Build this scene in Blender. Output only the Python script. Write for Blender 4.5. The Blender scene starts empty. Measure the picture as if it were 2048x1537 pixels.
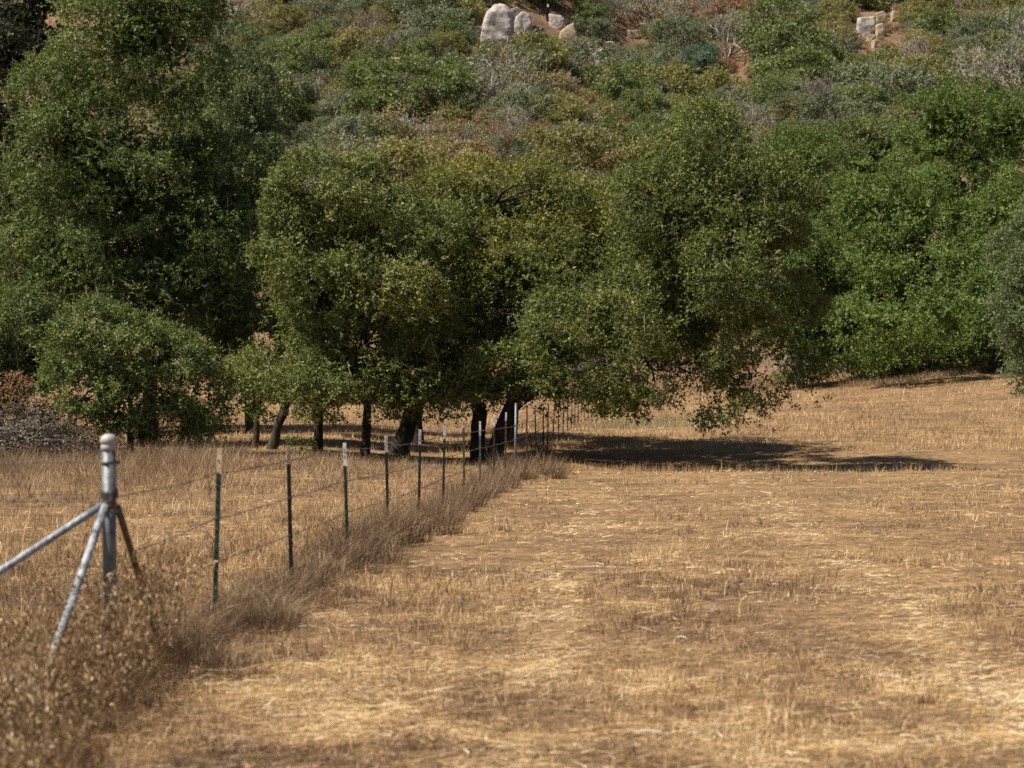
import bpy, bmesh, math, random
import numpy as np
from mathutils import Vector, Matrix, noise as mnoise

sc = bpy.context.scene
COL = sc.collection
rng = np.random.default_rng(11)
random.seed(5)

# ------------------------------------------------------------------ camera, sky, sun, exposure
F, CX, HY, CAMZ = 3543.0, 1024.0, 800.0, 1.8          # focal length and horizon in photo pixels
cam = bpy.data.cameras.new('camera')
cam.sensor_width = 36.0
cam.lens = F / 2048 * 36
cam.clip_start, cam.clip_end = 0.1, 1500
cam.dof.use_dof = True
cam.dof.focus_distance = 42
cam.dof.aperture_fstop = 2.7
cam_o = bpy.data.objects.new('camera', cam); COL.objects.link(cam_o)
cam_o.location = (0, 0, CAMZ)
cam_o.rotation_euler = (math.radians(90) + math.atan((HY - 768.5) / F), 0, 0)
sc.camera = cam_o

SUN_EL = math.radians(55)
SUN_AZ = math.radians(-20)         # the sun stands to the left; negative: a little behind the viewer
to_sun = Vector((-math.cos(SUN_EL) * math.cos(SUN_AZ), math.cos(SUN_EL) * math.sin(SUN_AZ), math.sin(SUN_EL)))
w = bpy.data.worlds.new('World'); sc.world = w; w.use_nodes = True
nt = w.node_tree
sky = nt.nodes.new('ShaderNodeTexSky'); sky.sky_type = 'NISHITA'; sky.sun_disc = False
sky.sun_elevation = SUN_EL
sky.sun_rotation = math.atan2(to_sun.x, to_sun.y)
nt.links.new(sky.outputs[0], nt.nodes['Background'].inputs[0])
nt.nodes['Background'].inputs[1].default_value = 0.05
sun = bpy.data.lights.new('sun', 'SUN'); sun.energy = 5.0; sun.angle = math.radians(0.53); sun.color = (1, 0.93, 0.82)
sun_o = bpy.data.objects.new('sun', sun); COL.objects.link(sun_o)
sun_o.rotation_euler = to_sun.to_track_quat('Z', 'Y').to_euler()
sc.view_settings.view_transform = 'Standard'
sc.view_settings.look = 'None'
sc.view_settings.exposure = 0.80
sc.view_settings.gamma = 1.0
sc.cycles.max_bounces = 6
sc.cycles.diffuse_bounces = 3
sc.cycles.glossy_bounces = 2
sc.cycles.transmission_bounces = 3
sc.cycles.sample_clamp_indirect = 4
sc.cycles.use_denoising = False

# ------------------------------------------------------------------ helpers
_T2 = rng.random((256, 256))
_T3 = rng.random((48, 48, 48))

def vn2(x, y):
    x = np.asarray(x, float); y = np.asarray(y, float)
    xi = np.floor(x).astype(int); yi = np.floor(y).astype(int)
    fx = x - xi; fy = y - yi
    fx = fx * fx * (3 - 2 * fx); fy = fy * fy * (3 - 2 * fy)
    a = _T2[xi & 255, yi & 255]; b = _T2[(xi + 1) & 255, yi & 255]
    c = _T2[xi & 255, (yi + 1) & 255]; d = _T2[(xi + 1) & 255, (yi + 1) & 255]
    return (a * (1 - fx) + b * fx) * (1 - fy) + (c * (1 - fx) + d * fx) * fy

def fbm2(x, y, o=4):
    s = 0; a = .5; t = 0
    for i in range(o):
        s = s + a * vn2(x * 2 ** i + 17.3 * i, y * 2 ** i + 5.1 * i); t += a; a *= .55
    return s / t

def vn3(p):
    i = np.floor(p).astype(int); f = p - i; f = f * f * (3 - 2 * f)
    r = 0
    for dx in (0, 1):
        for dy in (0, 1):
            for dz in (0, 1):
                wgt = (f[:, 0] if dx else 1 - f[:, 0]) * (f[:, 1] if dy else 1 - f[:, 1]) * (f[:, 2] if dz else 1 - f[:, 2])
                r = r + wgt * _T3[(i[:, 0] + dx) % 48, (i[:, 1] + dy) % 48, (i[:, 2] + dz) % 48]
    return r

def ss(a, b, x):
    t = np.clip((np.asarray(x, float) - a) / (b - a), 0, 1)
    return t * t * (3 - 2 * t)

def gz(x, y):
    """height of the ground"""
    x = np.asarray(x, float); y = np.asarray(y, float)
    r = np.clip(y - 60, 0, None)
    z = .012 * np.minimum(r, 80) + .34 * ss(49, 68, y) * ss(-3, 1, x)
    z = z + .112 * np.clip(x - 4, 0, 32) * np.minimum(r, 62) / 40
    z = z + .38 * ss(36, 54, y) * ss(-1, -7, x)
    z = z - .24 * np.exp(-((y - 50.5) / 4.0) ** 2) * ss(1.2, 4, x)
    z = z + .05 * np.exp(-((y - 44.0) / 2.5) ** 2) * ss(1, 4, x)
    h = np.clip(y - (102 + 16 * ss(0, 18, x)), 0, None)
    z = z + .47 * h * h / (h + 18) + ss(0, 40, h) * (fbm2(x * .03 + 3, y * .03, 3) - .5) * 9
    z = z + (fbm2(x * .5, y * .5, 3) - .5) * .10 + (fbm2(x * .12 + 9, y * .12, 2) - .5) * .12 * ss(4, 14, y)
    return z

def at(px, py, lo=6.0, hi=420.0):
    """where the sight line through a photo pixel first meets the ground"""
    d = np.linspace(lo, hi, 8000)
    x = (px - CX) / F * d; z = CAMZ + (HY - py) / F * d
    g = gz(x, d)
    k = np.argmax(g >= z)
    if g[k] < z[k]: k = len(d) - 1
    return float(x[k]), float(d[k]), float(g[k])

def on(px, d):
    d = d + DOFF[0]
    x = (px - CX) / F * d
    return x, d, float(gz(x, d))

DOFF = [0.0]        # moves a whole tree nearer or farther while it is being laid out
def P(px, py, d):
    d = d + DOFF[0]
    return np.array(((px - CX) / F * d, d, CAMZ + (HY - py) / F * d))

class MB:
    def __init__(s): s.v = []; s.f = []; s.m = []
    def add(s, vs, fs, m=0):
        o = len(s.v); s.v += [tuple(map(float, v)) for v in vs]
        s.f += [tuple(i + o for i in f) for f in fs]; s.m += [m] * len(fs)
    def box(s, c, h, m=0, mat=None):
        vs = [Vector((sx * h[0], sy * h[1], sz * h[2])) for sx in (-1, 1) for sy in (-1, 1) for sz in (-1, 1)]
        if mat is not None: vs = [mat @ v for v in vs]
        vs = [v + Vector(c) for v in vs]
        s.add(vs, [(0, 1, 3, 2), (4, 6, 7, 5), (0, 4, 5, 1), (2, 3, 7, 6), (0, 2, 6, 4), (1, 5, 7, 3)], m)
    def tube(s, pts, rad, n=6, cap=True, m=0, wob=0, wobf=2.0):
        pts = [Vector([float(q) for q in p]) for p in pts]
        if not hasattr(rad, '__len__'): rad = [rad] * len(pts)
        o = len(s.v); prev = None
        for i, p in enumerate(pts):
            t = (pts[min(i + 1, len(pts) - 1)] - pts[max(i - 1, 0)]).normalized()
            if prev is None:
                a = Vector((0, 0, 1)) if abs(t.z) < .9 else Vector((1, 0, 0))
                u = t.cross(a).normalized()
            else:
                u = (prev - t * prev.dot(t)).normalized()
            prev = u; v = t.cross(u)
            for k in range(n):
                an = 2 * math.pi * k / n
                dr = u * math.cos(an) + v * math.sin(an)
                r = rad[i]
                if wob: r *= 1 + wob * (mnoise.noise((p + dr * r) * wobf))
                s.v.append(tuple(p + dr * r))
        for i in range(len(pts) - 1):
            for k in range(n):
                a = o + i * n + k; b = o + i * n + (k + 1) % n
                s.f.append((a, b, b + n, a + n)); s.m.append(m)
        if cap:
            s.f.append(tuple(o + k for k in range(n))[::-1]); s.m.append(m)
            s.f.append(tuple(o + (len(pts) - 1) * n + k for k in range(n))); s.m.append(m)
    def lathe(s, c, prof, n=16, m=0):
        o = len(s.v)
        for (r, z) in prof:
            for k in range(n):
                a = 2 * math.pi * k / n
                s.v.append((c[0] + r * math.cos(a), c[1] + r * math.sin(a), c[2] + z))
        for i in range(len(prof) - 1):
            for k in range(n):
                a = o + i * n + k; b = o + i * n + (k + 1) % n
                s.f.append((a, b, b + n, a + n)); s.m.append(m)
    def build(s, name, mats, parent=None, smooth=False):
        me = bpy.data.meshes.new(name); me.from_pydata(s.v, [], s.f)
        if not isinstance(mats, (list, tuple)): mats = [mats]
        for mt in mats: me.materials.append(mt)
        if any(s.m): me.polygons.foreach_set('material_index', s.m)
        if smooth: me.polygons.foreach_set('use_smooth', [True] * len(s.f))
        return link(name, me, parent)

def link(name, me, parent=None):
    o = bpy.data.objects.new(name, me); COL.objects.link(o)
    if parent is not None: o.parent = parent
    return o

def empty(name, loc=(0, 0, 0), rz=0):
    o = bpy.data.objects.new(name, None); COL.objects.link(o)
    o.location = loc; o.rotation_euler = (0, 0, rz); o.empty_display_size = .3
    return o

def tag(o, label, cat, group=None, kind=None):
    o['label'] = label; o['category'] = cat
    if group: o['group'] = group
    if kind: o['kind'] = kind
    return o

def poly_mesh(name, V, n_per, mat, tint=None):
    """V: (faces, n_per, 3) loose polygons with a per-face tint"""
    V = np.ascontiguousarray(V, dtype=np.float32)
    nf = V.shape[0]
    me = bpy.data.meshes.new(name)
    me.vertices.add(nf * n_per); me.vertices.foreach_set('co', V.reshape(-1))
    me.loops.add(nf * n_per); me.loops.foreach_set('vertex_index', np.arange(nf * n_per, dtype=np.int32))
    me.polygons.add(nf); me.polygons.foreach_set('loop_start', np.arange(0, nf * n_per, n_per, dtype=np.int32))
    me.update(calc_edges=True)
    me.materials.append(mat)
    if tint is not None:
        at_ = me.attributes.new('tint', 'FLOAT', 'FACE')
        at_.data.foreach_set('value', np.ascontiguousarray(tint, dtype=np.float32))
    return me

def rnd_dirs(n):
    v = rng.normal(size=(n, 3)); return v / np.linalg.norm(v, axis=1, keepdims=True)

def nrm(v): return v / np.maximum(np.linalg.norm(v, axis=1, keepdims=True), 1e-9)

# ------------------------------------------------------------------ materials
def mat_new(name):
    m = bpy.data.materials.new(name); m.use_nodes = True
    return m, m.node_tree, m.node_tree.nodes['Principled BSDF']

def ramp_set(r, stops):
    els = r.color_ramp.elements
    while len(els) > 1: els.remove(els[-1])
    els[0].position = stops[0][0]; els[0].color = (*stops[0][1], 1)
    for p, c in stops[1:]:
        e = els.new(p); e.color = (*c, 1)

def leaf_mat(name, stops, transl=.28, rough=.6, spec=.25, attr='tint'):
    m, t, b = mat_new(name)
    a = t.nodes.new('ShaderNodeAttribute'); a.attribute_name = attr
    r = t.nodes.new('ShaderNodeValToRGB'); ramp_set(r, stops)
    t.links.new(a.outputs['Fac'], r.inputs[0])
    col = r.outputs[0]
    t.links.new(col, b.inputs['Base Color'])
    b.inputs['Roughness'].default_value = rough
    b.inputs['Specular IOR Level'].default_value = spec
    if transl > 0:
        tr = t.nodes.new('ShaderNodeBsdfTranslucent'); mx = t.nodes.new('ShaderNodeMixShader')
        hs = t.nodes.new('ShaderNodeHueSaturation'); hs.inputs['Saturation'].default_value = 1.1; hs.inputs['Value'].default_value = 1.2
        t.links.new(col, hs.inputs['Color']); t.links.new(hs.outputs[0], tr.inputs[0])
        mx.inputs[0].default_value = transl
        t.links.new(b.outputs[0], mx.inputs[1]); t.links.new(tr.outputs[0], mx.inputs[2])
        t.links.new(mx.outputs[0], t.nodes['Material Output'].inputs[0])
    return m

def noise_mat(name, c1, c2, scale=8, rough=.8, metal=0, bump=.3, bscale=None, detail=6, c3=None, spec=.3, stretch=None):
    m, t, b = mat_new(name)
    tc = t.nodes.new('ShaderNodeTexCoord')
    src = tc.outputs['Object']
    if stretch:
        mp = t.nodes.new('ShaderNodeMapping'); mp.inputs['Scale'].default_value = stretch
        t.links.new(src, mp.inputs[0]); src = mp.outputs[0]
    n = t.nodes.new('ShaderNodeTexNoise'); n.inputs['Scale'].default_value = scale; n.inputs['Detail'].default_value = detail
    t.links.new(src, n.inputs['Vector'])
    r = t.nodes.new('ShaderNodeValToRGB')
    ramp_set(r, [(.35, c1), (.65, c2)] if c3 is None else [(.3, c1), (.52, c2), (.66, c3)])
    t.links.new(n.outputs['Fac'], r.inputs[0]); t.links.new(r.outputs[0], b.inputs['Base Color'])
    b.inputs['Roughness'].default_value = rough; b.inputs['Metallic'].default_value = metal
    b.inputs['Specular IOR Level'].default_value = spec
    if bump:
        n2 = t.nodes.new('ShaderNodeTexNoise'); n2.inputs['Scale'].default_value = bscale or scale * 2; n2.inputs['Detail'].default_value = 8
        t.links.new(src, n2.inputs['Vector'])
        bp = t.nodes.new('ShaderNodeBump'); bp.inputs['Strength'].default_value = bump; bp.inputs['Distance'].default_value = .05
        t.links.new(n2.outputs['Fac'], bp.inputs['Height']); t.links.new(bp.outputs[0], b.inputs['Normal'])
    return m

M = {}
DEAD = (.30, .17, .085)
M['oak'] = leaf_mat('oak_leaves', [(0, (.040, .053, .013)), (.45, (.115, .140, .034)), (.80, (.215, .230, .062)), (.93, (.26, .25, .10)), (.955, (.32, .26, .06)), (.98, DEAD)])
M['oak_left'] = leaf_mat('left_oak_leaves', [(0, (.038, .054, .015)), (.45, (.108, .144, .038)), (.80, (.205, .235, .070)), (.95, (.26, .26, .12)), (.985, DEAD)])
M['oak_yellow'] = leaf_mat('yellowing_oak_leaves', [(0, (.046, .058, .015)), (.40, (.118, .138, .032)), (.72, (.22, .220, .052)), (.90, (.36, .28, .055)), (.97, (.42, .28, .06))])
M['oak_shade_dark'] = leaf_mat('shade_darkened_oak_leaves', [(0, (.026, .030, .015)), (.5, (.060, .064, .030)), (.9, (.11, .105, .06)), (.97, (.17, .12, .07))])  # shade on the background oaks is put into this leaf colour
M['oak_bright'] = leaf_mat('bright_oak_leaves', [(0, (.056, .088, .018)), (.45, (.115, .168, .036)), (.85, (.190, .240, .060)), (.97, (.25, .27, .10))])
M['oak_gray'] = leaf_mat('grey_green_leaves', [(0, (.070, .094, .038)), (.5, (.135, .168, .068)), (.9, (.205, .235, .110)), (.97, (.26, .26, .15))])
M['scrub_green'] = leaf_mat('scrub_green_leaves', [(0, (0.086, 0.108, 0.037)), (.5, (0.165, 0.196, 0.066)), (.9, (0.248, 0.270, 0.099)), (.98, (0.308, 0.264, 0.110))])  # hillside scrub colours are lightened in place of haze
M['scrub_olive'] = leaf_mat('olive_brush_leaves', [(0, (0.138, 0.134, 0.044)), (.5, (0.237, 0.220, 0.075)), (.9, (0.330, 0.297, 0.116)), (.98, (0.374, 0.297, 0.143))])
M['scrub_sage'] = leaf_mat('sage_leaves', [(0, (0.110, 0.123, 0.066)), (.5, (0.193, 0.207, 0.116)), (.9, (0.275, 0.286, 0.171)), (.98, (0.308, 0.286, 0.198))])
M['scrub_blue'] = leaf_mat('bluish_leaves', [(0, (0.055, 0.088, 0.055)), (.5, (0.105, 0.154, 0.094)), (.9, (0.176, 0.231, 0.154)), (.98, (0.220, 0.253, 0.187))])
M['scrub_red'] = leaf_mat('rusty_brush_leaves', [(0, (0.143, 0.077, 0.044)), (.5, (0.253, 0.138, 0.075)), (.9, (0.352, 0.209, 0.121)), (.98, (0.396, 0.264, 0.165))])
M['scrub_tan'] = leaf_mat('tan_brush_leaves', [(0, (0.187, 0.149, 0.072)), (.5, (0.297, 0.237, 0.110)), (.9, (0.396, 0.330, 0.165)), (.98, (0.440, 0.363, 0.220))])
M['twig_grey'] = leaf_mat('grey_twigs', [(0, (0.165, 0.138, 0.116)), (.5, (0.297, 0.259, 0.220)), (1, (0.462, 0.407, 0.352))], transl=0, rough=.85)
M['twig_brown'] = leaf_mat('brown_twigs', [(0, (.06, .048, .035)), (.5, (.14, .115, .085)), (1, (.26, .22, .17))], transl=0, rough=.85)
# straw: dark brown, weathered grey-brown, tan, gold, bleached
STRAW = [(0, (0.112, 0.064, 0.034)), (.2, (0.215, 0.131, 0.072)), (.42, (0.396, 0.254, 0.133)), (.6, (0.525, 0.344, 0.168)), (.78, (0.636, 0.439, 0.185)), (.9, (0.671, 0.507, 0.275)), (1, (0.740, 0.654, 0.516))]
M['straw'] = leaf_mat('dry_straw', STRAW, transl=.18, rough=.6, spec=.35)
M['weed'] = leaf_mat('dry_weed_stalks', [(0, (0.084, 0.051, 0.030)), (.4, (0.168, 0.104, 0.059)), (.75, (0.304, 0.204, 0.120)), (1, (0.448, 0.336, 0.208))], transl=.15, rough=.7, spec=.2)
M['oat'] = leaf_mat('dry_oat_heads', [(0, (0.104, 0.056, 0.026)), (.4, (0.224, 0.132, 0.064)), (.75, (0.400, 0.276, 0.144)), (1, (0.560, 0.440, 0.272))], transl=.22, rough=.6, spec=.3)
M['bark'] = noise_mat('oak_bark', (.026, .021, .017), (.078, .064, .052), 5, .95, bump=.9, bscale=14, stretch=(1, 1, .35), spec=.1)
M['dead_wood'] = noise_mat('bleached_dead_wood', (.24, .205, .17), (.42, .37, .32), 6, .9, bump=.4, spec=.1)
M['rock'] = noise_mat('granite_boulder', (0.215, 0.185, 0.159), (0.396, 0.348, 0.301), 1.1, .92, bump=1.0, bscale=4, c3=(0.499, 0.452, 0.400), detail=10, spec=.15)
M['rock_gold'] = noise_mat('ochre_granite', (0.232, 0.172, 0.120), (0.361, 0.275, 0.189), 1.0, .92, bump=.8, bscale=5, c3=(0.482, 0.361, 0.224), detail=10, spec=.15)
M['rock_grey'] = noise_mat('lichen_granite', (0.073, 0.069, 0.060), (0.189, 0.172, 0.146), 1.6, .92, bump=.9, bscale=6, c3=(0.310, 0.275, 0.232), detail=10, spec=.15)
M['galv'] = noise_mat('weathered_galvanized_steel', (0.086, 0.095, 0.103), (0.163, 0.172, 0.181), 14, .52, .35, .15, 60, spec=.5)
M['galv_flaky'] = noise_mat('flaking_galvanized_pipe', (0.086, 0.090, 0.095), (0.275, 0.297, 0.318), 18, .62, .2, .4, 50, c3=(0.430, 0.447, 0.464), stretch=(0.860, 0.860, 0.430))
M['cap'] = noise_mat('cap_metal', (0.292, 0.275, 0.254), (0.396, 0.370, 0.344), 10, .6, .1, .1)
M['rust'] = noise_mat('rusty_iron', (.10, .05, .03), (.24, .12, .07), 30, .85, .1, .4)
M['rust_pipe'] = noise_mat('brown_pipe', (.085, .060, .042), (.17, .125, .085), 16, .8, .1, .3)
M['post_green'] = noise_mat('dark_green_post_paint', (.010, .030, .020), (.022, .050, .034), 25, .5, 0, .15, spec=.4)
M['post_olive'] = noise_mat('olive_post_paint', (.085, .085, .024), (.14, .135, .045), 22, .6, 0, .15)
M['post_dark'] = noise_mat('dark_weathered_post', (.020, .024, .020), (.055, .055, .045), 25, .6, .1, .2)
M['post_brown'] = noise_mat('rusty_post', (.075, .040, .026), (.16, .095, .065), 25, .8, .1, .3)
M['post_grey'] = noise_mat('grey_post', (.07, .08, .08), (.15, .16, .155), 25, .55, .3, .2)
M['tip_white'] = noise_mat('white_post_paint', (0.516, 0.507, 0.490), (0.688, 0.679, 0.662), 30, .5, 0, .1)
M['tip_tan'] = noise_mat('tan_post_paint', (.40, .30, .19), (.60, .47, .31), 30, .7, 0, .1)
M['wire'] = noise_mat('old_barbed_wire', (.055, .045, .04), (.13, .115, .105), 40, .7, .4, 0)
M['pole'] = noise_mat('tarred_pole', (.018, .014, .012), (.045, .035, .03), 6, .9, 0, .3)
M['white'] = noise_mat('white_marker', (.62, .60, .56), (.76, .74, .70), 6, .7, 0, 0)

# ------------------------------------------------------------------ ground
def ground():
    xs = np.concatenate([np.arange(-190, -32, 4.0), np.arange(-32, 40, .55), np.arange(40, 230, 4.0)])
    ys = np.concatenate([np.arange(-30, 2, 3.0), np.arange(2, 70, .45), np.arange(70, 130, 1.2), np.arange(130, 420, 4.0)])
    X, Y = np.meshgrid(xs, ys)
    Z = gz(X, Y)
    nx, ny = len(xs), len(ys)
    V = np.stack([X, Y, Z], -1).reshape(-1, 3)
    ii = (np.arange(ny - 1)[:, None] * nx + np.arange(nx - 1)[None, :]).reshape(-1)
    Q = np.stack([ii, ii + 1, ii + 1 + nx, ii + nx], -1)
    me = bpy.data.meshes.new('ground'); me.from_pydata(V.tolist(), [], Q.tolist())
    me.polygons.foreach_set('use_smooth', [True] * len(Q))
    m, t, b = mat_new('dry_field_soil'); N = t.nodes.new; L = t.links.new
    tc = N('ShaderNodeTexCoord')
    def noise(scale, detail=6, stretch=None, rough=.6):
        n = N('ShaderNodeTexNoise'); n.inputs['Scale'].default_value = scale; n.inputs['Detail'].default_value = detail
        n.inputs['Roughness'].default_value = rough
        s = tc.outputs['Object']
        if stretch:
            mp = N('ShaderNodeMapping'); mp.inputs['Scale'].default_value = stretch; L(s, mp.inputs[0]); s = mp.outputs[0]
        L(s, n.inputs['Vector']); return n.outputs['Fac']
    def ramp(f, st):
        r = N('ShaderNodeValToRGB'); ramp_set(r, st); L(f, r.inputs[0]); return r.outputs[0]
    def mix(f, a, c, mode='MIX'):
        x = N('ShaderNodeMix'); x.data_type = 'RGBA'; x.blend_type = mode
        if isinstance(f, float): x.inputs[0].default_value = f
        else: L(f, x.inputs[0])
        L(a, x.inputs[6]); L(c, x.inputs[7]); return x.outputs[2]
    fine = ramp(noise(34, 9, (0.462, 0.840, 0.840), .8), [(.34, (0.080, 0.046, 0.027)), (.44, (0.210, 0.133, 0.071)), (.56, (0.370, 0.244, 0.126)), (.70, (0.521, 0.361, 0.193))])
    soil = ramp(noise(5, 8), [(.3, (0.109, 0.069, 0.044)), (.7, (0.277, 0.181, 0.105))])
    patch = ramp(noise(.35, 5), [(.40, (0, 0, 0)), (.62, (.75, .75, .75))])
    field = mix(patch, fine, soil)
    field = mix(1.0, field, ramp(noise(7, 9, (.6, 1, 1), .7), [(.36, (.50, .47, .45)), (.52, (.95, .95, .95)), (.66, (1.2, 1.17, 1.1))]), 'MULTIPLY')
    field = mix(1.0, field, ramp(noise(1.3, 6, (.5, 1, 1), .65), [(.36, (.66, .63, .62)), (.60, (1.08, 1.06, 1.0))]), 'MULTIPLY')
    hillc = ramp(noise(.25, 8), [(.32, (.13, .075, .048)), (.5, (.19, .122, .075)), (.68, (.24, .175, .105))])
    hillf = ramp(noise(6, 8), [(.35, (.55, .5, .45)), (.65, (1, 1, 1))])
    hill = mix(1.0, hillc, hillf, 'MULTIPLY')
    sep = N('ShaderNodeSeparateXYZ'); L(tc.outputs['Object'], sep.inputs[0])
    mr = N('ShaderNodeMapRange'); mr.inputs[1].default_value = 108; mr.inputs[2].default_value = 128; L(sep.outputs['Y'], mr.inputs[0])
    L(mix(mr.outputs[0], field, hill), b.inputs['Base Color'])
    b.inputs['Roughness'].default_value = .95; b.inputs['Specular IOR Level'].default_value = .1
    bp = N('ShaderNodeBump'); bp.inputs['Strength'].default_value = .8; bp.inputs['Distance'].default_value = .04
    L(noise(30, 8), bp.inputs['Height']); L(bp.outputs[0], b.inputs['Normal'])
    me.materials.append(m)
    o = link('ground', me); o['kind'] = 'structure'
    tag(o, 'dry straw coloured field rising into the brushy hillside', 'ground')
ground()

# ------------------------------------------------------------------ foliage
def fib(n):
    i = np.arange(n) + .5
    ph = np.arccos(1 - 2 * i / n); th = np.pi * (1 + 5 ** .5) * i
    return np.stack([np.cos(th) * np.sin(ph), np.sin(th) * np.sin(ph), np.cos(ph)], -1)

def lumps_from_masses(masses, lump_r, zmin=None):
    """masses: (center, radii). Lumps sit along the surface of each mass, unevenly."""
    C, R, N_ = [], [], []
    for c, r in masses:
        c = np.array(c); r = np.array(r)
        rm = (r[0] * r[1] * r[2]) ** (1 / 3)
        n = max(7, int(2.2 * rm * rm * 4 * math.pi / (math.pi * lump_r ** 2) * .42))
        d = nrm(fib(n) + rng.normal(0, .22, (n, 3)))
        rad = lump_r * rng.uniform(.45, 1.45, n)
        k = rng.uniform(.66, 1.08, n)[:, None]
        p = c + d * (r - np.minimum(rad[:, None] * .55, r * .5)) * k
        C.append(p); R.append(rad); N_.append(d)
    C = np.concatenate(C); R = np.concatenate(R); N_ = np.concatenate(N_)
    # drop lumps deep inside another mass
    keep = np.ones(len(C), bool)
    for c, r in masses:
        q = np.linalg.norm((C - np.array(c)) / np.array(r), axis=1)
        keep &= q > .52
    if zmin is not None: keep &= C[:, 2] > zmin
    return C[keep], R[keep], N_[keep]

def foliage(masses, n_leaves, L, lump_r, per=11, droop=.25, tint_bias=0.0, spread=.15, gap=.44, zmin=None, flat=.75, top_tint=.0, sprig=.30, thin_z=None):
    """loose leaf quads, gathered in sprigs on uneven lumps; returns quads and tints and sprig axes"""
    C, R, D = lumps_from_masses(masses, lump_r, zmin)
    ns = int(n_leaves / per * 1.9)
    wgt = R ** 2 / np.sum(R ** 2)
    li = rng.choice(len(C), ns, p=wgt)
    d = nrm(rnd_dirs(ns) + .55 * D[li] + np.array([0, 0, .22]))
    rr = R[li] * np.clip(1 - np.abs(rng.normal(0, .24, ns)), .2, 1) * (1 + .25 * (vn3(np.stack([d[:, 0] * 2 + li, d[:, 1] * 2, d[:, 2] * 2], -1)) - .5))
    rr = rr * (1 + (rng.random(ns) < .30) * rng.exponential(.24, ns))
    p = C[li] + d * rr[:, None] * np.array([1.08, 1.08, flat])
    keep = vn3(p * (1.25 / lump_r) + 7.7) > gap * rng.uniform(.5, 1.25, ns)
    q = np.full(ns, 9.0)
    for c, r in masses:
        q = np.minimum(q, np.linalg.norm((p - np.array(c)) / np.array(r), axis=1))
    keep &= q > .50
    if zmin is not None: keep &= p[:, 2] > zmin
    if thin_z is not None: keep &= (p[:, 2] > thin_z) | (rng.random(ns) < .30)
    p = p[keep]; d = d[keep]; li = li[keep]
    if len(p) * per > n_leaves:
        k = rng.choice(len(p), int(n_leaves / per), replace=False); p = p[k]; d = d[k]; li = li[k]
    n = len(p)
    ax = nrm(d + rng.normal(0, .55, (n, 3)) + np.array([0, 0, -droop]))
    slen = sprig * rng.uniform(.6, 1.5, n)
    # leaves on sprigs
    ip = np.repeat(np.arange(n), per); m = len(ip)
    tpos = rng.uniform(-.5, .5, m)
    side = rnd_dirs(m)
    c = p[ip] + ax[ip] * (tpos * slen[ip])[:, None] + side * (rng.uniform(.02, 1, m) * sprig * .42)[:, None]
    la = nrm(ax[ip] * .5 + side * .9 + rng.normal(0, .35, (m, 3)))
    nn = nrm(rng.normal(0, .8, (m, 3)) + d[ip] * .8 + np.array([0, 0, .5]))
    lb = nrm(np.cross(la, nn))
    ll = (L * rng.uniform(.65, 1.35, m))[:, None]
    wv = ll * rng.uniform(.26, .40, m)[:, None]
    V = np.stack([c - la * ll * .42 - lb * wv * .98, c - la * ll * .42 + lb * wv * .98, c + la * ll * .6], 1)
    lumpt = rng.normal(0, .10, len(C))
    sprt = rng.normal(0, .09, n)
    tint = .42 + tint_bias + rng.normal(0, spread, m) + lumpt[li][ip] + sprt[ip]
    if top_tint:
        zt = np.clip((c[:, 2] - c[:, 2].min()) / np.ptp(c[:, 2]), 0, 1); tint = tint + top_tint * (zt - .5)
    tint = np.clip(tint, 0, .92)
    dead = rng.random(n) < .0012
    tint = np.where(dead[ip], .99, tint)
    odd = rng.random(m) < .005
    tint = np.where(odd, rng.uniform(.9, 1, m), tint)
    return V, tint, (C, R, p, ax, slen)

def stick_quads(a, b, w):
    """thin crossed slivers from a to b (tapered triangles), good for twigs and stalks"""
    t = nrm(b - a); s = nrm(np.cross(t, rnd_dirs(len(a))))
    s2 = np.cross(t, s)
    V1 = np.stack([a - s * w[:, None], a + s * w[:, None], b], 1)
    V2 = np.stack([a - s2 * w[:, None], a + s2 * w[:, None], b], 1)
    return np.concatenate([V1, V2])

def limb_path(a, b, n=6, bend=.12):
    a = np.array(a, float); b = np.array(b, float); L = np.linalg.norm(b - a)
    off = rng.normal(0, bend * L, 3)
    pts = []
    for i in range(n):
        t = i / (n - 1)
        p = a * (1 - t) + b * t + off * math.sin(math.pi * t) * .7 + rng.normal(0, .012 * L, 3) * (0 < i < n - 1)
        p[2] += .10 * L * math.sin(math.pi * t)
        pts.append(p)
    return pts

def pxmass(l, d0):
    """(x, y, rx, ry in photo pixels, distance, depth radius in metres) -> world ellipsoids"""
    out = []
    for (x, y, rx, ry, d, dr) in l:
        s = F / (d + DOFF[0])
        out.append((P(x, y, d), (rx / s, dr, ry / s)))
    return out

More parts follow.
